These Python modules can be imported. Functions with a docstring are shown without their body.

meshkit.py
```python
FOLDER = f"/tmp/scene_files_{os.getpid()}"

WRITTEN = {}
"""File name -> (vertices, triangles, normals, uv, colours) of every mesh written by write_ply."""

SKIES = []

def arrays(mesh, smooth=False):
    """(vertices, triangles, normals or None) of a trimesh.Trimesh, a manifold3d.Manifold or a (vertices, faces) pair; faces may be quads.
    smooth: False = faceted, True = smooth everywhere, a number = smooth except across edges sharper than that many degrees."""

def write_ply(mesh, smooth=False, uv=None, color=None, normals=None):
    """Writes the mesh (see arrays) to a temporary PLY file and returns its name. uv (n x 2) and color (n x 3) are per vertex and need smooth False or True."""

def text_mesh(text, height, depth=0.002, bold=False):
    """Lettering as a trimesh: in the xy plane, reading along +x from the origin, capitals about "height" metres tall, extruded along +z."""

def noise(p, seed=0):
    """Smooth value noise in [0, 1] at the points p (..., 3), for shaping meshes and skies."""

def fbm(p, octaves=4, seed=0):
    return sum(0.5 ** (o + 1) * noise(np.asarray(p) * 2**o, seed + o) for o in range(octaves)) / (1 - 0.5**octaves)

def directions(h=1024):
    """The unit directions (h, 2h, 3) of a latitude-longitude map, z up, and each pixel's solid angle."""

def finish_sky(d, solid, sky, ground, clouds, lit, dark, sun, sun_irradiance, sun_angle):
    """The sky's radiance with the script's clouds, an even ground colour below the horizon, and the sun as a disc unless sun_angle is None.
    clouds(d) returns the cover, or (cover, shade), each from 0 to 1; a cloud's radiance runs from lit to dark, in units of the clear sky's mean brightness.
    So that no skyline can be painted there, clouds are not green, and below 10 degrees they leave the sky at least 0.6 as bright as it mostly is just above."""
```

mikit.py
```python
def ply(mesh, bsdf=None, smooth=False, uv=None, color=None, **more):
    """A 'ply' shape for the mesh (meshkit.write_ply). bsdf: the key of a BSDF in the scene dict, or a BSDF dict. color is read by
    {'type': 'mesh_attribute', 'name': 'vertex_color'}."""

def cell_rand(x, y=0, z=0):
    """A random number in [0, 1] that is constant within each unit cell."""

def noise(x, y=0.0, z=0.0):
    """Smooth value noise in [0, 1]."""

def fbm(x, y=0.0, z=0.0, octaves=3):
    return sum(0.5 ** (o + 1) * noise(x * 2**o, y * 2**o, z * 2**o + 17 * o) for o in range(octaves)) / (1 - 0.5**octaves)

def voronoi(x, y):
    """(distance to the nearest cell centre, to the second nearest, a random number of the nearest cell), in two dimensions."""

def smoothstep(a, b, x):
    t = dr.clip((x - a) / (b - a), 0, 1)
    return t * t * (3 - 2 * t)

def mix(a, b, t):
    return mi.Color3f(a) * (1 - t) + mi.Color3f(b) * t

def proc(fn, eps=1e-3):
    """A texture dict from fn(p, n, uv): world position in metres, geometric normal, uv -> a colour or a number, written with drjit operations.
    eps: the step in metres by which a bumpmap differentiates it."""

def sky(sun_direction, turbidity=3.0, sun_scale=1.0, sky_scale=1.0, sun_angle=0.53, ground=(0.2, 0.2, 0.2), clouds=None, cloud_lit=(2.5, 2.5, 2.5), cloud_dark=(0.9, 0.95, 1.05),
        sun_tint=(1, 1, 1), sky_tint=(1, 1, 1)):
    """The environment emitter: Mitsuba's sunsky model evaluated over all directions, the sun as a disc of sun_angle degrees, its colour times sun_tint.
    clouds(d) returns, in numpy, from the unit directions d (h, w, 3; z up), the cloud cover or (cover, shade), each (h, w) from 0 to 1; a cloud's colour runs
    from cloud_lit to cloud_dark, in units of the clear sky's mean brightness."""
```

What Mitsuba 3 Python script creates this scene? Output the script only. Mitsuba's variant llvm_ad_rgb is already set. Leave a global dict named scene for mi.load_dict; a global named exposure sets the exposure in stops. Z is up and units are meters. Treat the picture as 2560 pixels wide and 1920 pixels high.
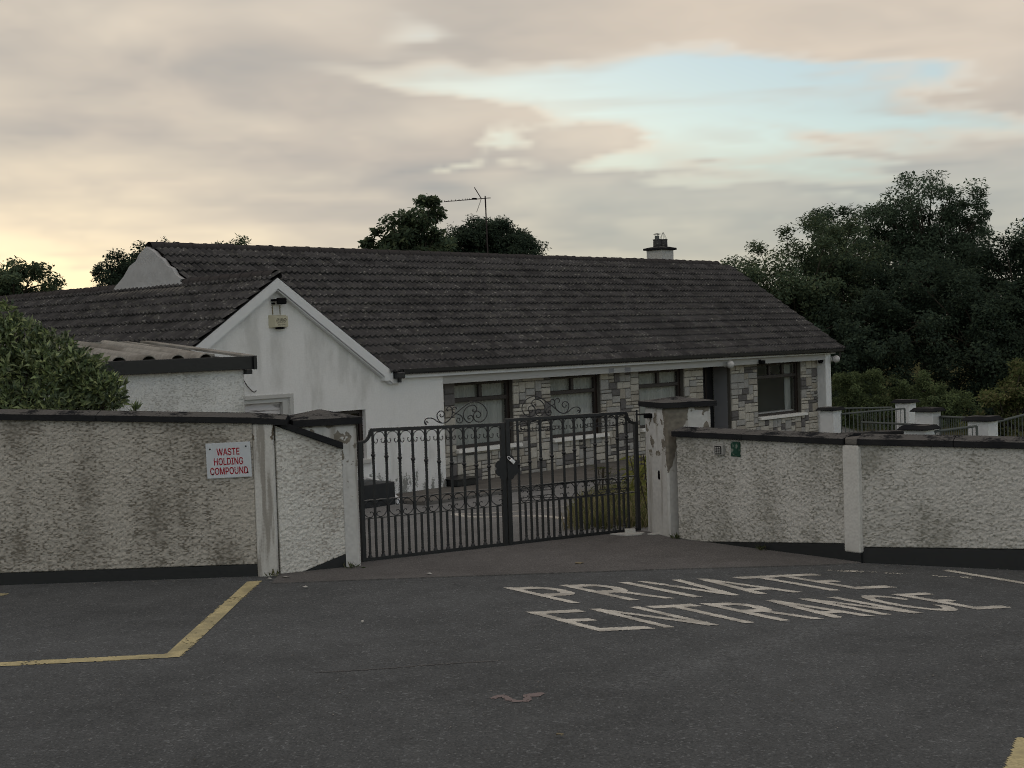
import math, random
import numpy as np, trimesh, shapely, drjit as dr, mitsuba as mi
import mikit, meshkit
from mikit import proc, noise, fbm, smoothstep, mix, cell_rand
from shapely.geometry import Polygon, box as sbox
T = mi.ScalarTransform4f
scene, labels = {}, {}
exposure = 3.12

# ------------------------------------------------------------------ camera
EYE = (0.0, 0.0, 2.3)
scene['camera'] = {'type': 'perspective', 'fov': 41.2645, 'fov_axis': 'x', 'near_clip': 0.1, 'far_clip': 3000.0,
                   'to_world': T().look_at(origin=list(EYE), target=[0.0, 0.99947013, 2.3 - 0.03254925], up=[0.03214202, 0.03253244, 0.99895374])}

# ------------------------------------------------------------------ sky: sunset behind broken layered cloud, the sun low on the left, behind cloud
def ramp(a, b, x):
    t = np.clip((x - a) / (b - a), 0, 1)
    return t * t * (3 - 2 * t)

def clouds(d):
    az = np.degrees(np.arctan2(d[..., 0], d[..., 1]))
    el = np.degrees(np.arcsin(np.clip(d[..., 2], -1, 1)))
    # a flat cloud layer seen from below: streaks get thinner towards the horizon
    h = 1.0 / (d[..., 2] + 0.075)
    q = np.stack([d[..., 0] * h, d[..., 1] * h * 0.75, np.zeros_like(h)], -1)
    warp = meshkit.fbm(q * 1.1 + 7.3, 3, 11)[..., None] - 0.5
    big = meshkit.fbm(q * 0.55 + 1.4 * warp + 3.1, 5, 3)
    fine = meshkit.fbm(q * 2.6 + 2.0 * warp + 9.7, 5, 5)
    wisp = meshkit.fbm(q * np.array([1.6, 4.5, 1.0]) + 2.5 * warp, 4, 8)
    n = (big - 0.5) * 1.0 + (fine - 0.5) * 0.75 + (wisp - 0.5) * 0.45
    # the long opening right of the middle of the view, its rims broken up by the noise
    wob = az + 11.0 * (fine - 0.5), el + 2.6 * (big - 0.5) + 4.6 * (wisp - 0.5) + 2.8 * (fine - 0.5)
    top = np.interp(wob[0], [-6, -2, 3, 7, 12, 17, 21, 30], [12.6, 12.4, 11.3, 11.6, 10.8, 9.4, 8.0, 7.6])
    bot = np.interp(wob[0], [-6, -3, 1, 5, 9, 14, 18, 21, 30], [12.3, 10.6, 8.6, 7.2, 6.9, 6.9, 7.2, 7.4, 7.3])
    gap = ramp(-0.9, 0.9, np.minimum(top - wob[1], wob[1] - bot)) * ramp(-6.5, -1.5, wob[0]) * ramp(26, 19, wob[0])
    # a second thinning low on the left, over the sunset
    low = ramp(4.6, 3.4, el + 1.3 * (wisp - 0.5) + 0.10 * (az + 14)) * ramp(-4.0, -15.0, az + 10 * (fine - 0.5)) * (0.03 + 0.16 * ramp(0.35, 0.7, wisp))
    thin = 0.10 * ramp(9, 4.0, el) * ramp(-2, -18, az)
    cover = np.clip(0.97 + 0.22 * n, 0.80, 1.0)
    away = np.maximum(ramp(18, 40, el), ramp(30, 80, np.abs(az + 10)))      # clouds far from the sunset get no warm light from it
    other = ramp(0.52, 0.30, n + 0.40) * away
    veil = 0.16 * ramp(-10, 8, az) * ramp(8.0, 5.5, el)
    cover = cover * (1 - gap * (0.62 + 0.30 * ramp(0.62, 0.40, wisp))) * (1 - low) * (1 - thin) * (1 - veil) * (1 - 0.8 * other) * (1 - 0.24 * away)
    side = ramp(-14, 14, az)
    puff = meshkit.fbm(q * np.array([2.6, 3.4, 1.0]) + 3.0 * warp + 21.0, 5, 9)
    shade = 0.46 + 0.72 * n + 0.70 * (puff - 0.5) * ramp(2.5, 9.0, el) - 0.20 * ramp(7, 14, el) * side + 0.34 * ramp(-12, 6, az) * ramp(7.8, 6.3, el) - 0.40 * ramp(9, 4.0, el) * ramp(-2, -18, az)
    rim = ramp(0.0, 0.3, gap) * ramp(0.9, 0.4, gap)
    shade = 0.38 + 0.62 * np.clip(shade - 0.25 * rim, 0, 1)
    return np.clip(cover, 0, 1), np.clip(shade * (1 - away) + away * (0.26 + 0.6 * n), 0, 1)

scene['sky'] = mikit.sky((-0.42, 0.90, 0.10), turbidity=2.5, sun_scale=0.0, sky_scale=1.0, sun_angle=10.0, clouds=clouds,
                         cloud_lit=(3.45, 2.80, 2.12), cloud_dark=(1.22, 1.22, 1.19), sky_tint=(0.80, 0.95, 1.22), ground=(0.10, 0.10, 0.10))

# ------------------------------------------------------------------ helpers
def arr(m):
    if isinstance(m, tuple): return np.asarray(m[0], float), np.asarray(m[1], int)
    return np.asarray(m.vertices, float), np.asarray(m.faces, int)

def join(ms):
    vs, fs, k = [], [], 0
    for m in ms:
        v, f = arr(m); vs.append(v); fs.append(f + k); k += len(v)
    return np.vstack(vs), np.vstack(fs)

def mp(frame, m):
    v, f = arr(m); return frame(v), f

def frame(origin, e, n=None):
    """A local frame on the ground: s along e, t to its left, z up (z stays absolute)."""
    e = np.array([e[0], e[1]], float); e /= np.linalg.norm(e); t = np.array([-e[1], e[0]])
    o = np.asarray(origin, float)
    def fn(p):
        p = np.asarray(p, float); out = np.empty_like(p)
        out[:, 0] = o[0] + p[:, 0] * e[0] + p[:, 1] * t[0]
        out[:, 1] = o[1] + p[:, 0] * e[1] + p[:, 1] * t[1]
        out[:, 2] = p[:, 2] + (o[2] if len(o) > 2 else 0.0)
        return out
    return fn

QF = np.array([[0, 2, 3, 1], [4, 5, 7, 6], [0, 1, 5, 4], [2, 6, 7, 3], [0, 4, 6, 2], [1, 3, 7, 5]])
def bx(x0, x1, y0, y1, z0, z1, ch=0.0):
    if ch <= 0:
        v = np.array([[x, y, z] for x in (x0, x1) for y in (y0, y1) for z in (z0, z1)], float)
        q = QF[:, ::-1]
        # orientation: make normals point outwards
        f = np.vstack([q[:, [0, 1, 2]], q[:, [0, 2, 3]]])
        c = v.mean(0); n = np.cross(v[f[:, 1]] - v[f[:, 0]], v[f[:, 2]] - v[f[:, 0]])
        bad = ((v[f].mean(1) - c) * n).sum(1) < 0
        f[bad] = f[bad][:, ::-1]
        return v, f
    ch = min(ch, 0.45 * min(abs(x1 - x0), abs(y1 - y0), abs(z1 - z0)))
    pts = []
    for sx, X in ((1, x0), (-1, x1)):
        for sy, Y in ((1, y0), (-1, y1)):
            for sz, Z in ((1, z0), (-1, z1)):
                pts += [[X + sx * ch, Y + sy * ch, Z], [X + sx * ch, Y, Z + sz * ch], [X, Y + sy * ch, Z + sz * ch]]
    m = trimesh.PointCloud(np.array(pts)).convex_hull
    return np.array(m.vertices), np.array(m.faces)

def ext(poly, h):
    ms = [trimesh.creation.extrude_polygon(g, h, engine='earcut') for g in getattr(poly, 'geoms', [poly]) if g.area > 1e-7]
    return join(ms)

def ext_xz(poly, y0, y1):
    """poly in (x, z), extruded from y0 to y1."""
    v, f = ext(poly, y1 - y0); return np.stack([v[:, 0], y1 - v[:, 2], v[:, 1]], 1), f

def ext_yz(poly, x0, x1):
    v, f = ext(poly, x1 - x0); return np.stack([x0 + v[:, 2], v[:, 0], v[:, 1]], 1), f

def tube(pts, r, sides=8, caps=True, turn=0.0):
    p = np.asarray(pts, float); n = len(p); r = np.broadcast_to(np.asarray(r, float), (n,))
    t = np.gradient(p, axis=0); t /= np.linalg.norm(t, axis=1, keepdims=True) + 1e-12
    a = np.cross(t[0], [0, 0, 1.0] if abs(t[0][2]) < 0.9 else [1.0, 0, 0]); a /= np.linalg.norm(a)
    A = [a]
    for i in range(1, n):
        a = A[-1] - t[i] * np.dot(A[-1], t[i]); A.append(a / (np.linalg.norm(a) + 1e-12))
    A = np.array(A); B = np.cross(t, A); ang = turn + np.arange(sides) * 2 * np.pi / sides
    v = (p[:, None] + r[:, None, None] * (np.cos(ang)[None, :, None] * A[:, None] + np.sin(ang)[None, :, None] * B[:, None])).reshape(-1, 3)
    i, j = np.meshgrid(np.arange(n - 1), np.arange(sides), indexing='ij')
    q = np.stack([i * sides + j, i * sides + (j + 1) % sides, (i + 1) * sides + (j + 1) % sides, (i + 1) * sides + j], -1).reshape(-1, 4)
    f = [q[:, [0, 1, 2]], q[:, [0, 2, 3]]]
    if caps:
        for k, flip in ((0, True), (n - 1, False)):
            ring = k * sides + np.arange(sides); c = len(v); v = np.vstack([v, p[k]])
            tri = np.stack([ring, np.roll(ring, -1), np.full(sides, c)], 1)
            f.append(tri[:, ::-1] if flip else tri)
    return v, np.vstack(f)

def lathe(prof, n=16):
    prof = np.asarray(prof, float); ang = np.arange(n) * 2 * np.pi / n
    v = np.stack([prof[:, 0, None] * np.cos(ang), prof[:, 0, None] * np.sin(ang), np.repeat(prof[:, 1, None], n, 1)], -1).reshape(-1, 3)
    i, j = np.meshgrid(np.arange(len(prof) - 1), np.arange(n), indexing='ij')
    q = np.stack([i * n + j, i * n + (j + 1) % n, (i + 1) * n + (j + 1) % n, (i + 1) * n + j], -1).reshape(-1, 4)
    return v, np.vstack([q[:, [0, 1, 2]], q[:, [0, 2, 3]]])

def loft(prof, stations):
    """Profile (t, z) swept along s: stations (s, dz); closed at both ends (convex profile)."""
    prof = np.asarray(prof, float); k = len(prof)
    v = np.vstack([np.column_stack([np.full(k, s), prof[:, 0], prof[:, 1] + dz]) for s, dz in stations])
    f = []
    for i in range(len(stations) - 1):
        for j in range(k):
            a, b, c, d = i * k + j, i * k + (j + 1) % k, (i + 1) * k + (j + 1) % k, (i + 1) * k + j
            f += [[a, c, b], [a, d, c]]
    e = (len(stations) - 1) * k
    for j in range(1, k - 1):
        f += [[0, j, j + 1], [e, e + j + 1, e + j]]
    m = trimesh.Trimesh(v, np.array(f), process=False)
    if m.volume < 0: m.invert()
    return np.array(m.vertices), np.array(m.faces)

def smooth_curve(pts, per=6):
    """Catmull-Rom through the points."""
    p = np.asarray(pts, float); q = np.vstack([2 * p[0] - p[1], p, 2 * p[-1] - p[-2]]); out = []
    for i in range(1, len(q) - 2):
        for t in np.arange(per) / per:
            out.append(0.5 * (2 * q[i] + (q[i + 1] - q[i - 1]) * t + (2 * q[i - 1] - 5 * q[i] + 4 * q[i + 1] - q[i + 2]) * t * t + (3 * q[i] - q[i - 1] - 3 * q[i + 1] + q[i + 2]) * t ** 3))
    return np.array(out + [p[-1]])

def key(name, parent=None):
    base = (parent + '__' if parent else '') + name
    if base not in scene and base not in labels and not any(k.startswith(base + '__') for k in TAKEN):
        TAKEN.add(base + '__'); return base
    i = 1
    while f'{base}_{i:03d}' in scene or f'{base}_{i:03d}' in labels or f'{base}_{i:03d}__' in TAKEN: i += 1
    k = f'{base}_{i:03d}'; TAKEN.add(k + '__'); return k
TAKEN = set()
NEXT = {}

def obj(name, mesh, bsdf, parent=None, smooth=False, color=None, **lab):
    base = (parent + '__' if parent else '') + name
    c = NEXT.get(base, 0)
    k = base if c == 0 else f'{base}_{c:03d}'
    NEXT[base] = c + 1
    v, f = arr(mesh)
    scene[k] = mikit.ply((v, f), bsdf, smooth=smooth, color=color)
    if lab: labels[k] = lab
    return k

def thing(name, label, category, group=None):
    c = NEXT.get(name, 0); k = name if c == 0 else f'{name}_{c:03d}'; NEXT[name] = c + 1
    labels[k] = {'label': label, 'category': category, **({'group': group} if group else {})}
    return k

def tag(k, label, category, group=None):
    labels[k] = {'label': label, 'category': category, **({'group': group} if group else {})}
    return k

# ------------------------------------------------------------------ materials
def rgb(r, g=None, b=None): return {'type': 'rgb', 'value': [r, g, b] if g is not None else [r, r, r]}
def dif(name, c): scene[name] = {'type': 'twosided', 'bsdf': {'type': 'diffuse', 'reflectance': c if isinstance(c, dict) else rgb(*c)}}
def pla(name, c, a=0.25): scene[name] = {'type': 'twosided', 'bsdf': {'type': 'roughplastic', 'diffuse_reflectance': c if isinstance(c, dict) else rgb(*c), 'alpha': a}}

def asphalt_colour(base, grit, tint, scuffs=()):
    def fn(p, n, uv):
        a = noise(p.x * 95, p.y * 95); b = noise(p.x * 210, p.y * 210 + 5); big = fbm(p.x * 0.55 + 3, p.y * 0.75, 0.5, 4)
        mid = fbm(p.x * 5.5, p.y * 5.5, 2.0, 3)
        stone = smoothstep(0.74, 0.92, noise(p.x * 60 + 9, p.y * 60))            # pale chippings
        for ax, ay, bx_, by, wd in scuffs:                                        # trails of pale grit thrown up by turning tyres
            lx, ly = bx_ - ax, by - ay; q = dr.clip(((p.x - ax) * lx + (p.y - ay) * ly) / (lx * lx + ly * ly), 0, 1)
            dist = dr.sqrt(dr.square(p.x - ax - q * lx) + dr.square(p.y - ay - q * ly))
            stone = dr.maximum(stone, smoothstep(0.40, 0.62, noise(p.x * 48 + 2, p.y * 48)) * smoothstep(wd, 0.0, dist + 0.5 * wd * (mid - 0.5)) * 0.55)
        v = base * (0.62 + 0.42 * a + 0.30 * b) * (0.60 + 0.52 * big + 0.28 * mid)
        v = v + grit * stone * (0.4 + 0.6 * b)
        return mi.Color3f(v * tint[0], v * tint[1], v * tint[2])
    return fn
def grain(p, n, uv): return 0.006 * noise(p.x * 75, p.y * 75) + 0.004 * noise(p.x * 160, p.y * 160)
def tarmac(name, base, grit, tint, scuffs=()):
    scene[name] = {'type': 'twosided', 'bsdf': {'type': 'bumpmap', 'arbitrary': proc(grain, 2e-3), 'scale': 1.0, 'bsdf': {'type': 'diffuse', 'reflectance': proc(asphalt_colour(base, grit, tint, scuffs))}}}
tarmac('mat_car_park', 0.112, 0.088, (0.945, 1.0, 1.03), ((0.70, 8.9, 2.55, 10.6, 0.30), (3.3, 9.5, 4.6, 10.3, 0.25)))
tarmac('mat_driveway', 0.132, 0.06, (1.02, 0.995, 0.985))
tarmac('mat_yard', 0.21, 0.03, (0.98, 1.0, 1.0))
def concrete(p, n, uv):
    v = 0.15 * (0.7 + 0.5 * fbm(p.x * 3, p.y * 3, p.z * 3, 4)) * (0.85 + 0.3 * noise(p.x * 60, p.y * 60, p.z * 60))
    return mi.Color3f(v * 1.04, v, v * 0.93)
dif('mat_concrete', proc(concrete))
def soil(p, n, uv):
    a = fbm(p.x * 1.5, p.y * 1.5, 0.0, 4); return mix((0.045, 0.055, 0.022), (0.085, 0.075, 0.045), a)
dif('mat_terrain', proc(soil))

def roughcast(paint, dirt, seed, amount=0.75, run=(0.9, 0.43)):
    """Painted wet-dash render: paint rubbed off in a grain, patches and runs of grime."""
    def fn(p, n, uv):
        h = p.x * run[0] + p.y * run[1]
        fine = noise(h * 48 + seed, p.z * 95); sp = noise(h * 110, p.z * 150, seed)
        streak = fbm(h * 3.2 + seed, p.z * 0.7, 1.3, 4); blot = fbm(h * 1.5, p.z * 1.9 + seed, 4.0, 4)
        d = smoothstep(0.44, 0.76, 0.55 * streak + 0.50 * blot + 0.22 * (fine - 0.5) + 0.18 * (sp - 0.5))
        speck = smoothstep(0.62, 0.84, fine)
        c = mix(paint, dirt, dr.clip(amount * d + 0.50 * speck, 0, 1))
        return c * (0.84 + 0.36 * sp)
    return fn
dif('mat_roughcast_left', proc(roughcast((0.47, 0.445, 0.40), (0.185, 0.17, 0.145), 1.7, 0.85)))
dif('mat_roughcast_right', proc(roughcast((0.54, 0.53, 0.50), (0.25, 0.245, 0.215), 6.1, 0.8, (0.76, -0.65))))
dif('mat_roughcast_hut', proc(roughcast((0.72, 0.725, 0.70), (0.46, 0.46, 0.43), 3.3)))
dif('mat_roughcast_return', proc(roughcast((0.66, 0.65, 0.61), (0.34, 0.315, 0.28), 4.9, 0.5)))

def peeled(cx, cy, ex, ey, seed, strip):
    """Old white paint with flakes gone; along the near corner a strip of bare render that narrows downwards."""
    def fn(p, n, uv):
        s = (p.x - cx) * ex + (p.y - cy) * ey; t = -(p.x - cx) * ey + (p.y - cy) * ex
        a = fbm(s * 11 + seed, t * 11 - p.z * 3, p.z * 8 + seed, 4); b = fbm(p.x * 30, p.y * 30, p.z * 30, 2); run = fbm((s + t) * 12, p.z * 1.6, seed, 4)
        flake = smoothstep(0.60, 0.62, a + 0.12 * (b - 0.5)) * smoothstep(0.80, 0.95, p.z + 0.4 * (b - 0.5))
        if strip:
            d = dr.maximum(s, t) * 1.0
            wide = 0.02 + 0.62 * dr.maximum(p.z - 0.74, 0) * dr.select(s > t, 0.62, 0.16)
            flake = dr.maximum(flake, dr.select((d + 0.10 * (a - 0.5) < wide) & (p.z > 0.74), 1.0, 0.0))
        white = mix((0.58, 0.58, 0.565), (0.32, 0.30, 0.265), smoothstep(0.50, 0.76, run + 0.15 * (b - 0.5)) * 0.75)
        bare = mix((0.16, 0.145, 0.12), (0.25, 0.23, 0.195), b)
        return mix(white, bare, flake) * (0.85 + 0.28 * b)
    return fn
dif('mat_pillar_left', proc(peeled(-1.62, 14.03, 0.933, 0.36, 2.2, False)))
dif('mat_pillar_right', proc(peeled(1.725, 15.314, 0.94, 0.34, 8.4, True)))
def pilaster(p, n, uv):
    a = fbm(p.x * 11 + p.y * 7, p.z * 5, 1.0, 4); b = noise(p.x * 60, p.y * 60, p.z * 60); run = fbm(p.x * 16 + p.y * 12, p.z * 1.4, 2.0, 4)
    c = mix((0.60, 0.595, 0.57), (0.24, 0.22, 0.19), 0.75 * smoothstep(0.52, 0.70, run + 0.12 * (b - 0.5)))
    return mix(c, (0.15, 0.125, 0.095), smoothstep(0.60, 0.62, a + 0.05 * (b - 0.5)) * smoothstep(1.1, 1.2, p.z + 0.3 * (a - 0.5))) * (0.88 + 0.24 * b)
dif('mat_pilaster', proc(pilaster))

def coping(p, n, uv):
    a = fbm(p.x * 6, p.y * 6, p.z * 6, 4); b = noise(p.x * 70, p.y * 70, p.z * 70)
    c = mix((0.017, 0.019, 0.022), (0.036, 0.036, 0.037), a)
    # on the weather side, the top, the black paint is worn down to the cement
    return mix(c, (0.145, 0.142, 0.136), smoothstep(0.35, 0.55, a + 0.25 * (b - 0.5)) * smoothstep(0.75, 0.9, n.z) * 0.75) * (0.8 + 0.4 * b)
dif('mat_coping', proc(coping))
pla('mat_plinth', (0.012, 0.014, 0.016), 0.35)

def house_paint(p, n, uv):
    h = p.x * 0.687 + p.y * 0.727
    run = fbm(h * 2.1, p.z * 0.45, 3.0, 4); fine = fbm(h * 9, p.z * 3.0, 1.0, 4); sp = noise(h * 60, p.z * 60)
    g = smoothstep(0.50, 0.78, run + 0.30 * (fine - 0.5)) * 0.55
    c = mix((0.78, 0.78, 0.765), (0.50, 0.50, 0.475), g)
    algae = smoothstep(0.50, 0.60, fine + 0.25 * (sp - 0.5) - 0.9 * dr.maximum(p.z + 0.50, 0)) * dr.select(p.z < -0.25, 0.75, 0.0)
    return mix(c, (0.10, 0.105, 0.085), algae) * (0.95 + 0.09 * sp)
dif('mat_house_paint', proc(house_paint))
dif('mat_white', (0.72, 0.735, 0.74))
dif('mat_dull_white', (0.50, 0.50, 0.48))
dif('mat_beam', (0.46, 0.455, 0.44))
dif('mat_sill', (0.78, 0.77, 0.73))
def gable_cement(p, n, uv):
    a = fbm(p.x * 5, p.y * 5, p.z * 5, 4); return mix((0.50, 0.51, 0.52), (0.38, 0.385, 0.39), a)
dif('mat_gable_cement', proc(gable_cement))
dif('mat_grey_render', (0.26, 0.262, 0.275))
dif('mat_mortar', (0.12, 0.112, 0.10))
def stone_colour(c0, c1, s):
    def fn(p, n, uv):
        a = fbm(p.x * 14 + s, p.y * 14, p.z * 17, 3); return mix(c0, c1, a) * (0.86 + 0.28 * noise(p.x * 70, p.y * 70, p.z * 70))
    return fn
dif('mat_stone_pale', proc(stone_colour((0.40, 0.38, 0.33), (0.54, 0.51, 0.45), 1.0)))
dif('mat_stone_buff', proc(stone_colour((0.30, 0.28, 0.24), (0.42, 0.385, 0.33), 5.0)))
dif('mat_stone_grey', proc(stone_colour((0.30, 0.295, 0.28), (0.41, 0.40, 0.375), 3.0)))
dif('mat_stone_dark', proc(stone_colour((0.115, 0.11, 0.108), (0.185, 0.175, 0.17), 7.0)))

HU, HV, HO = np.array([0.68694, 0.72671]), np.array([-0.72671, 0.68694]), np.array([-1.43009, 28.15925])
def tile_colour(p, n, uv):
    u = (p.x - 28.15925 * 0 + 1.43009) * 0.68694 + (p.y - 28.15925) * 0.72671; w = -(p.x + 1.43009) * 0.72671 + (p.y - 28.15925) * 0.68694
    each = cell_rand(u / 0.30 + 200, p.z / 0.179 + 50, w / 0.30 + 90)
    big = fbm(u * 0.8, w * 0.8, p.z, 3); sp = noise(u * 34, w * 34, p.z * 34); sp2 = noise(u * 13 + 4, w * 13, p.z * 13)
    c = mix((0.038, 0.038, 0.0395), (0.106, 0.104, 0.106), 0.55 * each + 0.45 * big)
    moss = smoothstep(0.58, 0.80, sp2 + 0.3 * (big - 0.5))
    c = mix(c, (0.105, 0.105, 0.095), 0.55 * moss)
    lich = smoothstep(0.74, 0.88, sp + 0.22 * (big - 0.5)) * smoothstep(0.46, 0.70, sp2 + 0.40 * (each - 0.5))
    return mix(c, (0.25, 0.25, 0.24), lich)
dif('mat_tile', proc(tile_colour))
dif('mat_ridge', (0.062, 0.058, 0.058))
dif('mat_roof_felt', (0.02, 0.02, 0.02))
pla('mat_gutter', (0.012, 0.013, 0.015), 0.2)
pla('mat_frame', (0.022, 0.014, 0.012), 0.25)
scene['mat_glass'] = {'type': 'thindielectric', 'int_ior': 1.5}
def net(p, n, uv):
    h = p.x * 0.687 + p.y * 0.727; a = fbm(h * 9, p.z * 0.6, 1.0, 3)
    return mix((0.30, 0.325, 0.31), (0.46, 0.475, 0.45), a)
dif('mat_net', proc(net))
dif('mat_room', (0.60, 0.60, 0.56))
pla('mat_door', (0.012, 0.012, 0.014), 0.3)
def boards(p, n, uv):
    h = p.x * 0.687 + p.y * 0.727; a = fbm(h * 3, p.z * 22, 1.0, 4)
    return mix((0.62, 0.60, 0.60), (0.30, 0.285, 0.28), smoothstep(0.58, 0.74, a))
dif('mat_boards', proc(boards))
pla('mat_iron', (0.014, 0.0155, 0.018), 0.28)
pla('mat_iron_rail', (0.030, 0.032, 0.034), 0.22)
scene['mat_steel'] = {'type': 'roughconductor', 'material': 'Al', 'alpha': 0.28}
scene['mat_galv'] = {'type': 'twosided', 'bsdf': {'type': 'diffuse', 'reflectance': rgb(0.13, 0.145, 0.14)}}
dif('mat_alu', (0.06, 0.05, 0.05))
pla('mat_sign', (0.62, 0.66, 0.70), 0.2)
dif('mat_red', (0.33, 0.022, 0.035))
dif('mat_black', (0.012, 0.012, 0.013))
pla('mat_alarm', (0.55, 0.52, 0.38), 0.25)
dif('mat_ink', (0.05, 0.04, 0.03))
dif('mat_rust', (0.22, 0.19, 0.13))
pla('mat_globe', (0.55, 0.55, 0.55), 0.12)
def green_rust(p, n, uv):
    a = fbm(p.x * 22, p.y * 22, p.z * 22, 3); return mix((0.03, 0.075, 0.055), (0.20, 0.24, 0.21), smoothstep(0.5, 0.66, a))
dif('mat_green_plate', proc(green_rust))
dif('mat_keypad', (0.33, 0.33, 0.32))
def sheet(p, n, uv):
    a = fbm(p.x * 3, p.y * 3, p.z * 3, 4); b = noise(p.x * 40, p.y * 40, 1.0)
    return mix((0.31, 0.30, 0.275), (0.20, 0.19, 0.17), smoothstep(0.4, 0.7, a)) * (0.85 + 0.3 * b)
dif('mat_roof_sheet', proc(sheet))
def road_paint(c0, c1):
    def fn(p, n, uv):
        a = fbm(p.x * 7, p.y * 7, 1.0, 3); b = noise(p.x * 90, p.y * 90); return mix(c0, c1, smoothstep(0.4, 0.75, a + 0.3 * (b - 0.5))) * (0.8 + 0.35 * b)
    return fn
dif('mat_white_line', proc(road_paint((0.60, 0.585, 0.53), (0.40, 0.39, 0.355))))
dif('mat_yellow_line', proc(road_paint((0.52, 0.46, 0.27), (0.37, 0.335, 0.21))))
dif('mat_spray', (0.22, 0.185, 0.182))
dif('mat_grit', proc(lambda p, n, uv: mix((0.09, 0.085, 0.075), (0.30, 0.285, 0.26), cell_rand(p.x * 45, p.y * 45))))
pla('mat_tar', (0.03, 0.03, 0.031), 0.4)
dif('mat_paper', (0.55, 0.54, 0.51))
scene['mat_leaf'] = {'type': 'principledthin', 'base_color': {'type': 'mesh_attribute', 'name': 'vertex_color'}, 'roughness': 0.6, 'diff_trans': 0.9, 'spec_trans': 0.0}
scene['mat_gloss_leaf'] = {'type': 'twosided', 'bsdf': {'type': 'principled', 'base_color': {'type': 'mesh_attribute', 'name': 'vertex_color'}, 'roughness': 0.42, 'specular': 0.4}}
def bark(p, n, uv): return mix((0.04, 0.034, 0.028), (0.09, 0.08, 0.066), fbm(p.x * 6, p.y * 6, p.z * 1.5, 3))
dif('mat_bark', proc(bark))

# ------------------------------------------------------------------ ground
def house_w(x, y): return (x - HO[0]) * HV[0] + (y - HO[1]) * HV[1]
def yard_z(x, y): return -0.03 - 0.75 * ramp(-9.8, -2.2, house_w(x, y))

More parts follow.
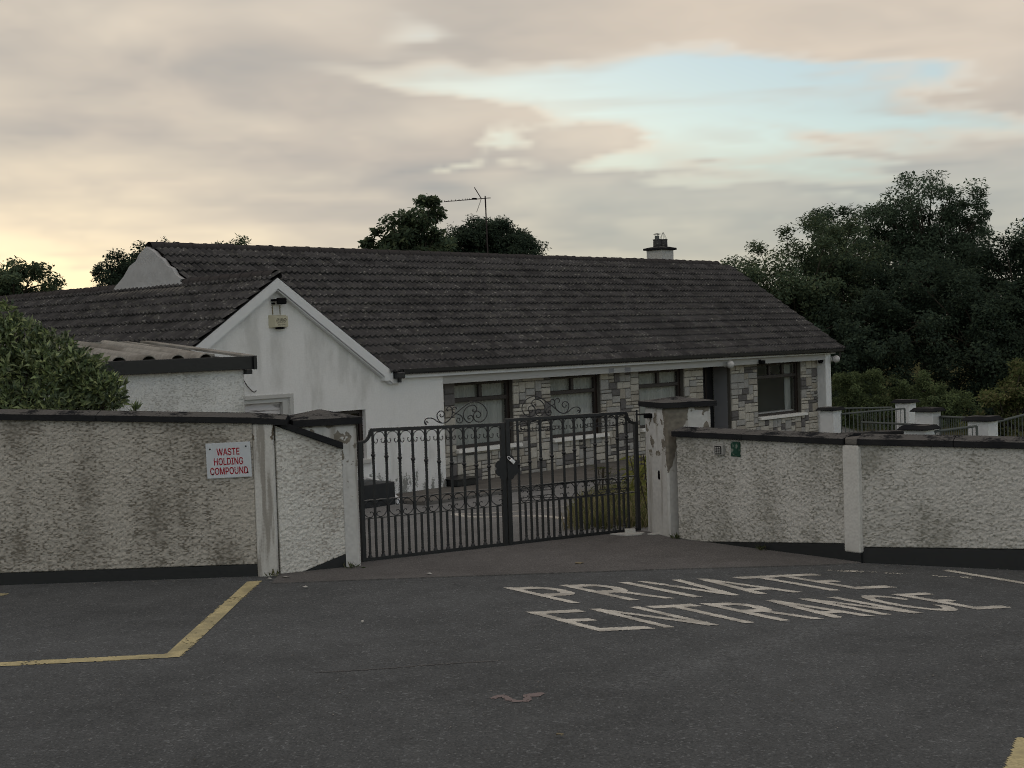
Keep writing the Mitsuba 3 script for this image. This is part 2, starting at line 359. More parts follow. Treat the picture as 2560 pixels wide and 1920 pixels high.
def grid(x0, x1, nx, y0, y1, ny, zf):
    X, Y = np.meshgrid(np.linspace(x0, x1, nx), np.linspace(y0, y1, ny), indexing='ij')
    v = np.stack([X, Y, zf(X, Y)], -1).reshape(-1, 3)
    i, j = np.meshgrid(np.arange(nx - 1), np.arange(ny - 1), indexing='ij')
    q = np.stack([i * ny + j, (i + 1) * ny + j, (i + 1) * ny + j + 1, i * ny + j + 1], -1).reshape(-1, 4)
    return v, np.vstack([q[:, [0, 1, 2]], q[:, [0, 2, 3]]])

def flat(poly, z):
    vs, fs, k = [], [], 0
    for g in getattr(poly, 'geoms', [poly]):
        v, f = trimesh.creation.triangulate_polygon(g, engine='earcut')
        a = v[f]; bad = ((a[:, 1, 0] - a[:, 0, 0]) * (a[:, 2, 1] - a[:, 0, 1]) - (a[:, 1, 1] - a[:, 0, 1]) * (a[:, 2, 0] - a[:, 0, 0])) < 0; f = np.array(f); f[bad] = f[bad][:, ::-1]
        vs.append(np.column_stack([v, np.full(len(v), z)])); fs.append(f + k); k += len(v)
    return np.vstack(vs), np.vstack(fs)

obj('terrain', grid(-400, 400, 5, -200, 600, 5, lambda x, y: -1.1 + 0 * x), 'mat_terrain', label='grassy land around the house and under the trees', kind='structure')
YV, YF = grid(-30, 11.5, 84, 10.5, 60, 120, yard_z)
yc = YV[YF].mean(1); yw = house_w(yc[:, 0], yc[:, 1]); YF = YF[~((yc[:, 0] > 4.4) & (yw < -1.7)) & ~(yc[:, 0] > 10.2)]
obj('yard', (YV, YF), 'mat_yard', label='dark tarmac yard falling from the gate to the bungalow', kind='structure')
CP = Polygon([(-45, -45), (45, -45), (45, -8), (9.2, 10.4), (4.75, 12.75), (3.45, 13.45), (1.75, 15.6), (1.45, 15.9), (-1.62, 14.25), (-2.3, 13.8), (-2.6, 13.75), (-45, 12.9)])
obj('car_park', flat(CP, 0.0), 'mat_car_park', label='worn dark asphalt of the car park in front of the gate', kind='structure')
AP = Polygon([(-2.40, 13.16), (-1.6, 13.19), (-0.37, 13.217), (1.31, 13.243), (2.874, 13.20), (3.36, 13.24), (3.32, 13.36), (1.85, 15.2), (1.72, 15.36), (1.52, 15.85), (1.45, 15.93), (-1.633, 14.27), (-1.64, 14.02), (-1.8, 13.95), (-2.41, 13.70)])
obj('driveway', mp(lambda p: p - np.array([0, 0, 0.02]), ext(AP, 0.032)), 'mat_driveway', label='brownish tarmac apron between the car park and the gate', kind='structure')

# ------------------------------------------------------------------ paint on the ground, worn: small cells, some rubbed away
def cells(poly, step, z, seed, keep=0.36, soft=0.10):
    """The painted area as a sheet of little cells with chipped edges and bare spots where traffic has rubbed it off."""
    x0, y0, x1, y1 = poly.bounds
    X, Y = np.meshgrid(np.arange(x0, x1, step), np.arange(y0, y1, step), indexing='ij')
    c = np.stack([X, Y, np.zeros_like(X)], -1) + step / 2
    jig = (meshkit.noise(c * 55, seed) - 0.5) * 0.022
    jag = (meshkit.noise(c * 55 + 40, seed) - 0.5) * 0.022
    inside = shapely.contains_xy(poly, c[..., 0] + jig, c[..., 1] + jag)
    wear = 0.6 * meshkit.fbm(c * np.array([3, 3, 1]), 3, seed) + 0.4 * meshkit.noise(c * 70, seed + 3)
    on = inside & (wear > keep)
    x, y = X[on], Y[on]; n = len(x)
    v = np.stack([np.column_stack([x, y]), np.column_stack([x + step, y]), np.column_stack([x + step, y + step]), np.column_stack([x, y + step])], 1).reshape(-1, 2)
    zz = z(v[:, 0], v[:, 1]) if callable(z) else np.full(len(v), z)
    k = np.arange(n)[:, None] * 4
    return np.column_stack([v, zz]), np.vstack([k + [0, 1, 2], k + [0, 2, 3]])

def strip(pts, w):
    return shapely.LineString(pts).buffer(w / 2, cap_style='flat', join_style='mitre')

tag(obj('yellow_bay_line', cells(strip([(-9.0, 9.62), (-2.62, 10.19), (-2.60, 13.34)], 0.135), 0.016, 0.004, 21, 0.30), 'mat_yellow_line'),
    'worn yellow bay line turning a corner in front of the waste compound wall', 'road marking')
tag(obj('yellow_bay_line', cells(strip([(2.80, 7.45), (1.6, 5.0)], 0.14), 0.016, 0.004, 23, 0.25), 'mat_yellow_line'), 'yellow bay line just entering the bottom right corner of the photo', 'road marking')
tag(obj('yellow_bay_line', cells(strip([(-5.35, 12.30), (-4.98, 13.10)], 0.13), 0.016, 0.004, 24, 0.30), 'mat_yellow_line'), 'stub of yellow line at the left edge, near the foot of the wall', 'road marking')
tag(obj('white_bay_line', cells(strip([(4.02, 12.72), (4.60, 11.75), (5.6, 10.1)], 0.075), 0.014, 0.004, 25, 0.28), 'mat_white_line'), 'white bay line beside the right wall, right of the lettering', 'road marking')
tag(obj('faded_bay_line', cells(strip([(2.85, 13.0), (3.35, 12.72), (4.15, 12.28)], 0.07), 0.014, 0.004, 26, 0.52), 'mat_white_line'), 'almost rubbed out white line in front of the right wall', 'road marking')

W1 = (np.array([-0.143, 12.555]), np.array([0.9972, 0.0744]), np.array([0.591, -0.845]))
W2 = (np.array([0.053, 11.393]), np.array([0.9965, 0.0830]), np.array([0.571, -0.854]))
def seg(a, b, w):                      # a stroke of constant width along the line, w measured across the stem
    return shapely.LineString([a, b]).buffer(w / 2, cap_style='flat')
def hbar(s0, s1, t, h=0.13): return Polygon([(s0, t), (s1, t), (s1, t + h), (s0, t + h)])
def stem(s, t0=0.0, t1=1.0, w=0.084, ds=0.0): return Polygon([(s, t0), (s + w, t0), (s + ds + w, t1), (s + ds, t1)])
def bowl(s0, s1, t0, t1, w=0.10, h=0.14):
    c = (t0 + t1) / 2; r = (t1 - t0) / 2
    a = np.linspace(-np.pi / 2, np.pi / 2, 14); m = s0 + 0.55 * (s1 - s0)
    out = [(s0, t0)] + [(m + (s1 - m) * np.cos(x), c + r * np.sin(x)) for x in a] + [(s0, t1)]
    inn = [(s0, t1 - h)] + [(m + (s1 - w - m) * np.cos(x), c + (r - h) * np.sin(x)) for x in a[::-1]] + [(s0, t0 + h)]
    return Polygon(out + inn).buffer(0)
def uni(*p): return shapely.union_all([q.buffer(0) for q in p])
def gl_P(s, w): return uni(stem(s), bowl(s, s + w, 0.02, 0.59))
def gl_R(s, w): return uni(stem(s), bowl(s, s + w * 0.95, 0.02, 0.56), Polygon([(s + 0.45 * w, 0.52), (s + 0.70 * w, 0.52), (s + w, 1.0), (s + w - 0.08, 1.0)]))
def gl_E(s, w): return uni(stem(s), hbar(s, s + w, 0.0), hbar(s, s + 0.62 * w, 0.42, 0.12), hbar(s, s + w, 0.87))
def gl_I(s, w): return stem(s, w=0.09)
def gl_V(s, w): return uni(Polygon([(s, 0), (s + 0.087, 0), (s + w / 2 + 0.04, 1), (s + w / 2 - 0.04, 1)]), Polygon([(s + w - 0.087, 0), (s + w, 0), (s + w / 2 + 0.04, 1), (s + w / 2 - 0.04, 1)]))
def gl_A(s, w): return uni(Polygon([(s + w / 2 - 0.04, 0), (s + w / 2 + 0.04, 0), (s + 0.087, 1), (s, 1)]), Polygon([(s + w / 2 - 0.04, 0), (s + w / 2 + 0.04, 0), (s + w, 1), (s + w - 0.087, 1)]), hbar(s + 0.16 * w, s + 0.84 * w, 0.68, 0.11))
def gl_T(s, w): return uni(hbar(s, s + w, 0.0), stem(s + w / 2 - 0.036))
def gl_N(s, w): return uni(stem(s, w=0.08), stem(s + w - 0.08, w=0.08), Polygon([(s, 0), (s + 0.085, 0), (s + w, 1), (s + w - 0.085, 1)]))
def gl_C(s, w):
    a = np.linspace(0.42, 2 * np.pi - 0.42, 40); o = [(s + w / 2 + w / 2 * np.cos(x), 0.5 + 0.5 * np.sin(x)) for x in a]; i = [(s + w / 2 + (w / 2 - 0.075) * np.cos(x), 0.5 + 0.37 * np.sin(x)) for x in a[::-1]]
    return Polygon(o + i).buffer(0)
def word(name, label, fr, letters, shrink):
    O, X, D = fr; k = thing(name, label, 'road lettering')
    for i, (fn, s, w) in enumerate(letters):
        p = shapely.affinity.scale(fn(s, w), 1, 1 - shrink * (s + w / 2), origin=(0, 0)); p = shapely.affinity.affine_transform(p, [X[0], D[0], X[1], D[1], O[0], O[1]])
        obj('letter', cells(p, 0.012, 0.004, 31 + i, 0.24), 'mat_white_line', k)
word('road_word', 'white painted word PRIVATE, the upper line of lettering on the asphalt', W1,
     [(gl_P, 0.0, 0.40), (gl_R, 0.52, 0.40), (gl_I, 1.08, 0.07), (gl_V, 1.25, 0.42), (gl_A, 1.66, 0.40), (gl_T, 2.16, 0.385), (gl_E, 2.56, 0.36)], 0.012)
word('road_word', 'white painted word ENTRANCE, the lower line of lettering on the asphalt', W2,
     [(gl_E, 0.0, 0.44), (gl_N, 0.535, 0.43), (gl_T, 1.02, 0.40), (gl_R, 1.485, 0.36), (gl_A, 1.93, 0.34), (gl_N, 2.345, 0.34), (gl_C, 2.765, 0.36), (gl_E, 3.16, 0.30)], 0.040)
# parking lines on the yard inside the gate
tag(obj('yard_bay_line', cells(strip([(-1.13, 24.03), (0.86, 21.7)], 0.13), 0.02, lambda x, y: yard_z(x, y) + 0.006, 41, 0.12), 'mat_white_line'), 'white bay line inside the gate, the upper one of the two', 'road marking')
tag(obj('yard_bay_line', cells(strip([(-1.10, 23.93), (0.66, 17.8)], 0.13), 0.02, lambda x, y: yard_z(x, y) + 0.006, 42, 0.12), 'mat_white_line'), 'white bay line inside the gate, the lower one of the two', 'road marking')
# a red sprayed scrawl on the asphalt
scr = [strip(smooth_curve([(-0.19, 8.66), (-0.13, 8.72), (-0.08, 8.62), (-0.02, 8.58), (0.04, 8.60), (0.03, 8.70), (0.10, 8.74), (0.13, 8.72)], 4), 0.05), strip([(0.02, 8.68), (0.12, 8.70)], 0.04)]
tag(obj('spray_mark', cells(uni(*scr), 0.009, 0.004, 51, 0.25), 'mat_spray'), 'faded reddish sprayed scrawl on the asphalt in the foreground', 'road marking')

tag(obj('asphalt_seam', join([cells(strip(smooth_curve([(-1.45, 9.51), (-1.0, 9.56), (-0.6, 9.64), (-0.15, 9.69)], 5), 0.022), 0.011, 0.003, 61, 0.15)]), 'mat_tar'), 'dark joint line in the asphalt in the middle of the foreground', 'seam')

# ------------------------------------------------------------------ roughcast walls
def panel(fr, s0, s1, zb, zt, t0, seed, step=0.0092, amp=0.014):
    """A face of wet-dash render as real relief: worm-like lumps standing off the wall, with a short skirt back to the wall behind."""
    ns = int((s1 - s0) / step) + 1; nz = int((max(zt(s0), zt(s1)) - min(zb(s0), zb(s1))) / step) + 1
    S = np.linspace(s0, s1, ns)[:, None] * np.ones((1, nz)); q = np.linspace(0, 1, nz)[None, :]
    B = np.array([zb(s) for s in S[:, 0]])[:, None]; Tp = np.array([zt(s) for s in S[:, 0]])[:, None]
    Z = B + (Tp - B) * q
    p = np.stack([S, np.zeros_like(S), Z], -1)
    # thrown-on dabs: the nearest of one jittered dab per cell, each an elongated lump lying its own way
    w = (meshkit.fbm(p * 7 + seed, 2, seed) - 0.5) * 0.03
    a = np.zeros_like(S)
    for cs, cz, wt, sd in ((0.036, 0.026, 1.0, 0), (0.021, 0.016, 0.62, 7)):
        X, Y = (S + w) / cs, (Z - w) / cz + 100; ix, iy = np.floor(X).astype(int), np.floor(Y).astype(int); best = np.zeros_like(S)
        for dx in (-1, 0, 1):
            for dy in (-1, 0, 1):
                c = np.stack([ix + dx, iy + dy, np.full_like(ix, seed + sd)], -1).astype(float)
                r1, r2, r3, r4 = (meshkit.noise(c, 3 + k + sd) for k in range(4))
                ux, uy = (X - ix - dx - r1) * cs, (Y - iy - dy - r2) * cz; an = (r3 - 0.5) * 2.4; ca_, sa_ = np.cos(an), np.sin(an)
                l, q = (ux * ca_ + uy * sa_) / (0.95 * cs), (-ux * sa_ + uy * ca_) / (0.62 * cz)
                best = np.maximum(best, (0.45 + 0.55 * r4) * np.clip(1 - l * l - q * q, 0, 1) ** 0.7)
        a = np.maximum(a, best * wt)
    h = amp * (1.15 * a + 0.35 * meshkit.noise(p * np.array([75, 1, 90]), seed + 1)) + 0.006 * (meshkit.noise(p * 2.5, seed + 2) - 0.5)
    v = np.stack([S, t0 - h, Z], -1)
    v = np.concatenate([v, ], 0).reshape(-1, 3)
    i, j = np.meshgrid(np.arange(ns - 1), np.arange(nz - 1), indexing='ij')
    f = np.stack([i * nz + j, (i + 1) * nz + j, (i + 1) * nz + j + 1, i * nz + j + 1], -1).reshape(-1, 4)
    f = np.vstack([f[:, [0, 1, 2]], f[:, [0, 2, 3]]])
    rim = np.concatenate([np.arange(ns) * nz, (ns - 1) * nz + np.arange(nz), (np.arange(ns) * nz + nz - 1)[::-1], np.arange(nz)[::-1]])
    back = v[rim].copy(); back[:, 1] = t0 + 0.02; k = len(v); n = len(rim); r = np.arange(n - 1)
    sk = np.vstack([np.column_stack([rim[:-1], k + r, rim[1:]]), np.column_stack([rim[1:], k + r, k + r + 1])])
    return mp(fr, (np.vstack([v, back]), np.vstack([f, sk])))
COPE = [(-0.055, 0.0), (0.315, 0.0), (0.315, 0.058), (0.13, 0.10), (-0.055, 0.060)]

def ragged(s0, s1, top, t0, seed):
    """A painted base band whose upper edge wanders as the brush did."""
    g = np.random.default_rng(seed); ss = np.arange(s0, s1, 0.035); ss = np.append(ss, s1)
    e = np.cumsum(g.normal(0, 0.0022, len(ss))); e -= np.convolve(np.pad(e, 12, mode='edge'), np.ones(25) / 25, 'valid'); e += g.normal(0, 0.0022, len(ss))
    return ext_xz(Polygon([(s0, -0.05), (s1, -0.05)] + [(s, top(s) + q) for s, q in zip(ss[::-1], e[::-1])]), t0, 0.1)

# the compound wall on the left with its return to the gate pillar
LW = frame((-2.62, 13.655), (0.99979, 0.0205))
lt = lambda s: 1.545 - 0.0475 * min(s, 0)
k = thing('compound_wall', 'stained roughcast wall with black coping on the left, carrying the sign', 'wall')
obj('core', mp(LW, ext_xz(Polygon([(-9, 0), (0.16, 0), (0.16, 1.535), (-9, lt(-9) - 0.01)]), 0.02, 0.24)), 'mat_mortar', k)
obj('roughcast_face', panel(LW, -3.4, -0.003, lambda s: 0.124, lt, 0.0, 5), 'mat_roughcast_left', k, smooth=True)
obj('roughcast_face', panel(LW, -9.0, -3.4, lambda s: 0.124, lt, 0.0, 6, 0.03), 'mat_roughcast_left', k, smooth=True)
obj('plinth', mp(LW, ragged(-9, -0.004, lambda s: 0.122, -0.012, 3)), 'mat_plinth', k, label='black painted base of the wall')
obj('pilaster', mp(LW, bx(0.0, 0.205, -0.035, 0.12, -0.05, 1.54, 0.012)), 'mat_pilaster', k, label='smooth strip at the corner with paint flaking off')
obj('coping', mp(LW, loft(COPE, [(-9, lt(-9)), (-3.6, lt(-3.6))])), 'mat_coping', k)
obj('coping', mp(LW, loft(COPE, [(-3.592, lt(-3.592)), (-1.55, lt(-1.55))])), 'mat_coping', k)
obj('coping', mp(LW, loft(COPE, [(-1.543, lt(-1.543)), (0.0, 1.545), (0.34, 1.515)])), 'mat_coping', k)
RT = frame((-2.416, 13.687), (0.913, 0.408))
rt = lambda s: 1.515 - 0.40 * s
k2 = thing('return_wall', 'short roughcast wall with steeply sloping coping left of the gate', 'wall')
obj('core', mp(RT, ext_xz(Polygon([(0.0, 0), (0.70, 0), (0.70, rt(0.7) - 0.01), (0.0, rt(0) - 0.01)]), 0.02, 0.20)), 'mat_mortar', k2)
obj('roughcast_face', panel(RT, 0.012, 0.70, lambda s: 0.0 + 0.27 * max(s - 0.22, 0) / 0.48 * 0.55, rt, 0.0, 9, 0.009), 'mat_roughcast_return', k2, smooth=True)
obj('plinth', mp(RT, ext_xz(Polygon([(0.2, -0.02), (0.705, -0.02), (0.705, 0.17), (0.66, 0.15), (0.25, 0.02)]), -0.006, 0.1)), 'mat_plinth', k2)
obj('coping', mp(RT, loft([(-0.06, 0.0), (0.26, 0.0), (0.26, 0.06), (-0.06, 0.068)], [(0.06, rt(0.06)), (0.36, rt(0.36)), (0.70, rt(0.70))])), 'mat_coping', k2)

def pillar(name, label, fr, size, zc, th, apex, mat, capout, stain=None):
    k = thing(name, label, 'gate pillar'); s0, s1 = size
    obj('shaft', mp(fr, bx(s0, s1, 0, s1 - s0, -0.1, zc - 0.001, 0.02)), mat, k)
    a, b, c, d = s0 - capout, s1 + capout, -capout, s1 - s0 + capout
    v = np.array([[a, c, zc], [b, c, zc], [b, d, zc], [a, d, zc], [a, c, zc + th], [b, c, zc + th], [b, d, zc + th], [a, d, zc + th], [(a + b) / 2, (c + d) / 2, zc + apex]])
    f = np.array([[0, 2, 1], [0, 3, 2], [0, 1, 5], [0, 5, 4], [1, 2, 6], [1, 6, 5], [2, 3, 7], [2, 7, 6], [3, 0, 4], [3, 4, 7], [4, 5, 8], [5, 6, 8], [6, 7, 8], [7, 4, 8]])
    obj('cap', mp(fr, (v, f)), 'mat_coping', k, label='black edged shallow pyramid cap, worn to cement on top')
    return k
PLF = frame((-1.62, 14.03), (0.933, 0.36))
pillar('gate_pillar', 'flaking white gate pillar left of the gate behind the sloping coping', PLF, (-0.62, 0.0), 1.485, 0.07, 0.155, 'mat_pillar_left', 0.05)
PRF = frame((1.725, 15.314), (0.94, 0.34))
k = pillar('gate_pillar', 'flaking white gate pillar right of the gate with a bare strip down its corner', PRF, (0.0, 0.57), 1.473, 0.062, 0.115, 'mat_pillar_right', 0.05)
obj('latch_slot', mp(PRF, ext_yz(shapely.LineString([(0.22, 0.665), (0.22, 0.73)]).buffer(0.02), -0.006, 0.02)), 'mat_black', k)

# right wall in two runs with a pilaster at the bend
R1 = frame((1.824, 15.193), (0.6284, -0.7779)); R2 = frame((3.334, 13.324), (0.885, -0.466))
k = thing('roadside_wall', 'roughcast wall right of the gate with keypad and green plate', 'wall')
zt1 = lambda s: 1.158
obj('core', mp(R1, bx(0.0, 2.40, 0.02, 0.24, -0.1, 1.15)), 'mat_mortar', k)
obj('roughcast_face', panel(R1, 0.0, 2.29, lambda s: 0.01 + 0.17 * max(s - 0.35, 0) / 1.95, zt1, 0.0, 14), 'mat_roughcast_right', k, smooth=True)
obj('plinth', mp(R1, ragged(0.55, 2.30, lambda s: 0.026 + 0.152 * (s - 0.55) / 1.75, -0.008, 4)), 'mat_plinth', k)
obj('plinth', mp(R1, bx(2.30, 2.47, -0.018, 0.1, -0.05, 0.099)), 'mat_plinth', k)
obj('coping', mp(R1, loft(COPE, [(-0.03, 1.16), (1.0, 1.16)])), 'mat_coping', k)
obj('coping', mp(R1, loft(COPE, [(1.007, 1.16), (2.31, 1.16)])), 'mat_coping', k)
obj('coping_joint', mp(R1, bx(2.32, 2.46, -0.04, 0.24, 1.16, 1.235, 0.015)), 'mat_concrete', k, label='bare cement block between the two copings')
obj('pilaster', mp(R1, bx(2.285, 2.475, -0.035, 0.10, 0.10, 1.158, 0.012)), 'mat_pilaster', k)
k = thing('roadside_wall', 'roughcast wall running out of the photo on the right, beyond the pilaster', 'wall')
obj('core', mp(R2, bx(0.0, 7.0, 0.02, 0.24, -0.1, 1.15)), 'mat_mortar', k)
obj('roughcast_face', panel(R2, 0.03, 2.3, lambda s: 0.155 + 0.03 * s, lambda s: 1.162 - 0.016 * s, 0.0, 17), 'mat_roughcast_right', k, smooth=True)
obj('roughcast_face', panel(R2, 2.3, 7.0, lambda s: 0.22, lambda s: 1.125, 0.0, 18, 0.03), 'mat_roughcast_right', k, smooth=True)
obj('plinth', mp(R2, ragged(0.0, 7.0, lambda s: 0.15 + 0.0296 * min(s, 2.3), -0.010, 5)), 'mat_plinth', k)
obj('coping', mp(R2, loft(COPE, [(0.05, 1.162), (0.95, 1.152)])), 'mat_coping', k)
obj('coping', mp(R2, loft(COPE, [(0.957, 1.150), (2.6, 1.12), (7.0, 1.10)])), 'mat_coping', k)

# keypad, green plate and sign on the walls
k = thing('keypad', 'grey door entry keypad with black buttons on the right wall', 'keypad')
kf = lambda p: R1(p + np.array([0.664, 0.0, 1.04]))
obj('housing', mp(kf, bx(-0.066, 0.066, -0.055, 0.0, -0.056, 0.056, 0.01)), 'mat_keypad', k)
obj('key_panel', mp(kf, bx(-0.048, 0.048, -0.058, -0.05, -0.042, 0.042, 0.003)), 'mat_black', k)
for i in range(3):
    for j in range(4):
        obj('button', mp(kf, bx(-0.038 + 0.027 * i, -0.018 + 0.027 * i, -0.062, -0.056, -0.036 + 0.0185 * j, -0.023 + 0.0185 * j, 0.002)), 'mat_keypad', k)
k = tag(obj('wall_plate', mp(R1, join([bx(0.82, 0.945, -0.03, 0.0, 0.975, 1.135, 0.006), bx(0.845, 0.92, -0.036, -0.028, 1.0, 1.11, 0.004)])), 'mat_green_plate'), 'corroded green metal plate beside the keypad on the right wall', 'metal plate')
k = thing('wall_sign', 'white sign with red capitals WASTE HOLDING COMPOUND on the left wall', 'sign')
ca, sa = math.cos(math.radians(1.0)), math.sin(math.radians(1.0))
def sg(p): return LW(np.stack([-0.247 + p[:, 0] * ca - p[:, 2] * sa, -0.026 + p[:, 1], 1.184 + p[:, 0] * sa + p[:, 2] * ca], 1))
obj('board', mp(sg, bx(-0.224, 0.224, -0.006, 0.0, -0.177, 0.177, 0.002)), 'mat_sign', k)
def flat_text(text, width, height, frm, x0, z0, y, bold=True, depth=0.0015):
    """Capitals squeezed to the given width, standing in the x-z plane and facing -y."""
    m = meshkit.text_mesh(text, height, depth, bold); v = np.array(m.vertices)
    lo, hi = v[:, 0].min(), v[:, 0].max(); v[:, 0] = (v[:, 0] - lo) / (hi - lo) * width
    return mp(frm, (np.stack([x0 + v[:, 0], y - v[:, 2], z0 + v[:, 1]], 1), np.array(m.faces)))
for tx, wd, z0 in (('WASTE', 0.228, 0.052), ('HOLDING', 0.292, -0.045), ('COMPOUND', 0.378, -0.140)):
    obj('lettering', flat_text(tx, wd, 0.067, sg, -wd / 2 - 0.002, z0, -0.0065), 'mat_red', k)
for x, z in ((-0.182, 0.118), (0.178, 0.132), (-0.166, -0.138), (0.184, -0.132)):
    obj('screw', mp(lambda p, x=x, z=z: sg(np.stack([x + p[:, 0], -0.006 - p[:, 2], z + p[:, 1]], 1)), lathe([(0.0, 0.005), (0.007, 0.004), (0.009, 0.0)], 10)), 'mat_black', k)

# ------------------------------------------------------------------ the gate: two leaves of wrought iron
GF = frame((-1.633, 14.274), (0.88, 0.475))
def bar(s, z0, z1, r, t=0.0): return tube([(s, t, z0), (s, t, z1)], r * 1.414, 4, turn=math.pi / 4)
def rail(s0, s1, z0, z1, h, d=0.012): 
    v, f = bx(s0, s1, -d, d, -h / 2, h / 2); v = v.copy(); v[:, 2] += z0 + (z1 - z0) * (v[:, 0] - s0) / (s1 - s0); return v, f
def spiral(c, r0, r1, a0, turns, n=22):
    a = a0 + np.linspace(0, turns * 2 * np.pi, n); r = np.linspace(r0, r1, n)
    return [(c[0] + x * np.cos(t), c[1] + x * np.sin(t)) for x, t in zip(r, a)]
def scroll(pts, r=0.0065, t=0.0, per=4): 
    p = smooth_curve(np.array(pts), per); return tube(np.column_stack([p[:, 0], np.full(len(p), t), p[:, 1]]), r, 6)
C1 = [(0.814, 1.433), (0.798, 1.45), (0.782, 1.435), (0.792, 1.415), (0.775, 1.424), (0.77, 1.451), (0.79, 1.478), (0.833, 1.485), (0.88, 1.473), (0.922, 1.443), (0.974, 1.422), (1.017, 1.426), (1.062, 1.451), (1.152, 1.521), (1.242, 1.583), (1.315, 1.623), (1.386, 1.634), (1.457, 1.612), (1.509, 1.565), (1.532, 1.508), (1.514, 1.453), (1.468, 1.416), (1.423, 1.409), (1.379, 1.429), (1.362, 1.47), (1.373, 1.509), (1.409, 1.529), (1.444, 1.513), (1.452, 1.481), (1.429, 1.458), (1.398, 1.468), (1.403, 1.485)]
C2 = [(0.964, 1.519), (0.955, 1.504), (0.976, 1.489), (1.001, 1.501), (1.008, 1.528), (0.987, 1.552), (0.952, 1.551), (0.924, 1.525), (0.924, 1.486), (0.944, 1.446), (0.978, 1.422)]
C3 = [(1.057, 1.548), (1.04, 1.566), (1.05, 1.589), (1.076, 1.597), (1.1, 1.579), (1.107, 1.547), (1.103, 1.508), (1.084, 1.469), (1.044, 1.436), (1.008, 1.422)]
C5 = [(1.158, 1.564), (1.154, 1.58), (1.133, 1.589), (1.11, 1.574), (1.105, 1.551), (1.122, 1.53), (1.161, 1.514), (1.204, 1.494), (1.229, 1.461), (1.224, 1.43), (1.192, 1.412), (1.162, 1.425), (1.156, 1.449), (1.176, 1.466), (1.194, 1.454), (1.184, 1.436)]
C4 = [(1.374, 1.541), (1.352, 1.546), (1.356, 1.53), (1.373, 1.525), (1.399, 1.539), (1.403, 1.567), (1.376, 1.595), (1.331, 1.595), (1.277, 1.573), (1.24, 1.516), (1.243, 1.468), (1.272, 1.427), (1.307, 1.409), (1.343, 1.423), (1.357, 1.454), (1.341, 1.483), (1.31, 1.484), (1.291, 1.466), (1.304, 1.449), (1.322, 1.456)]
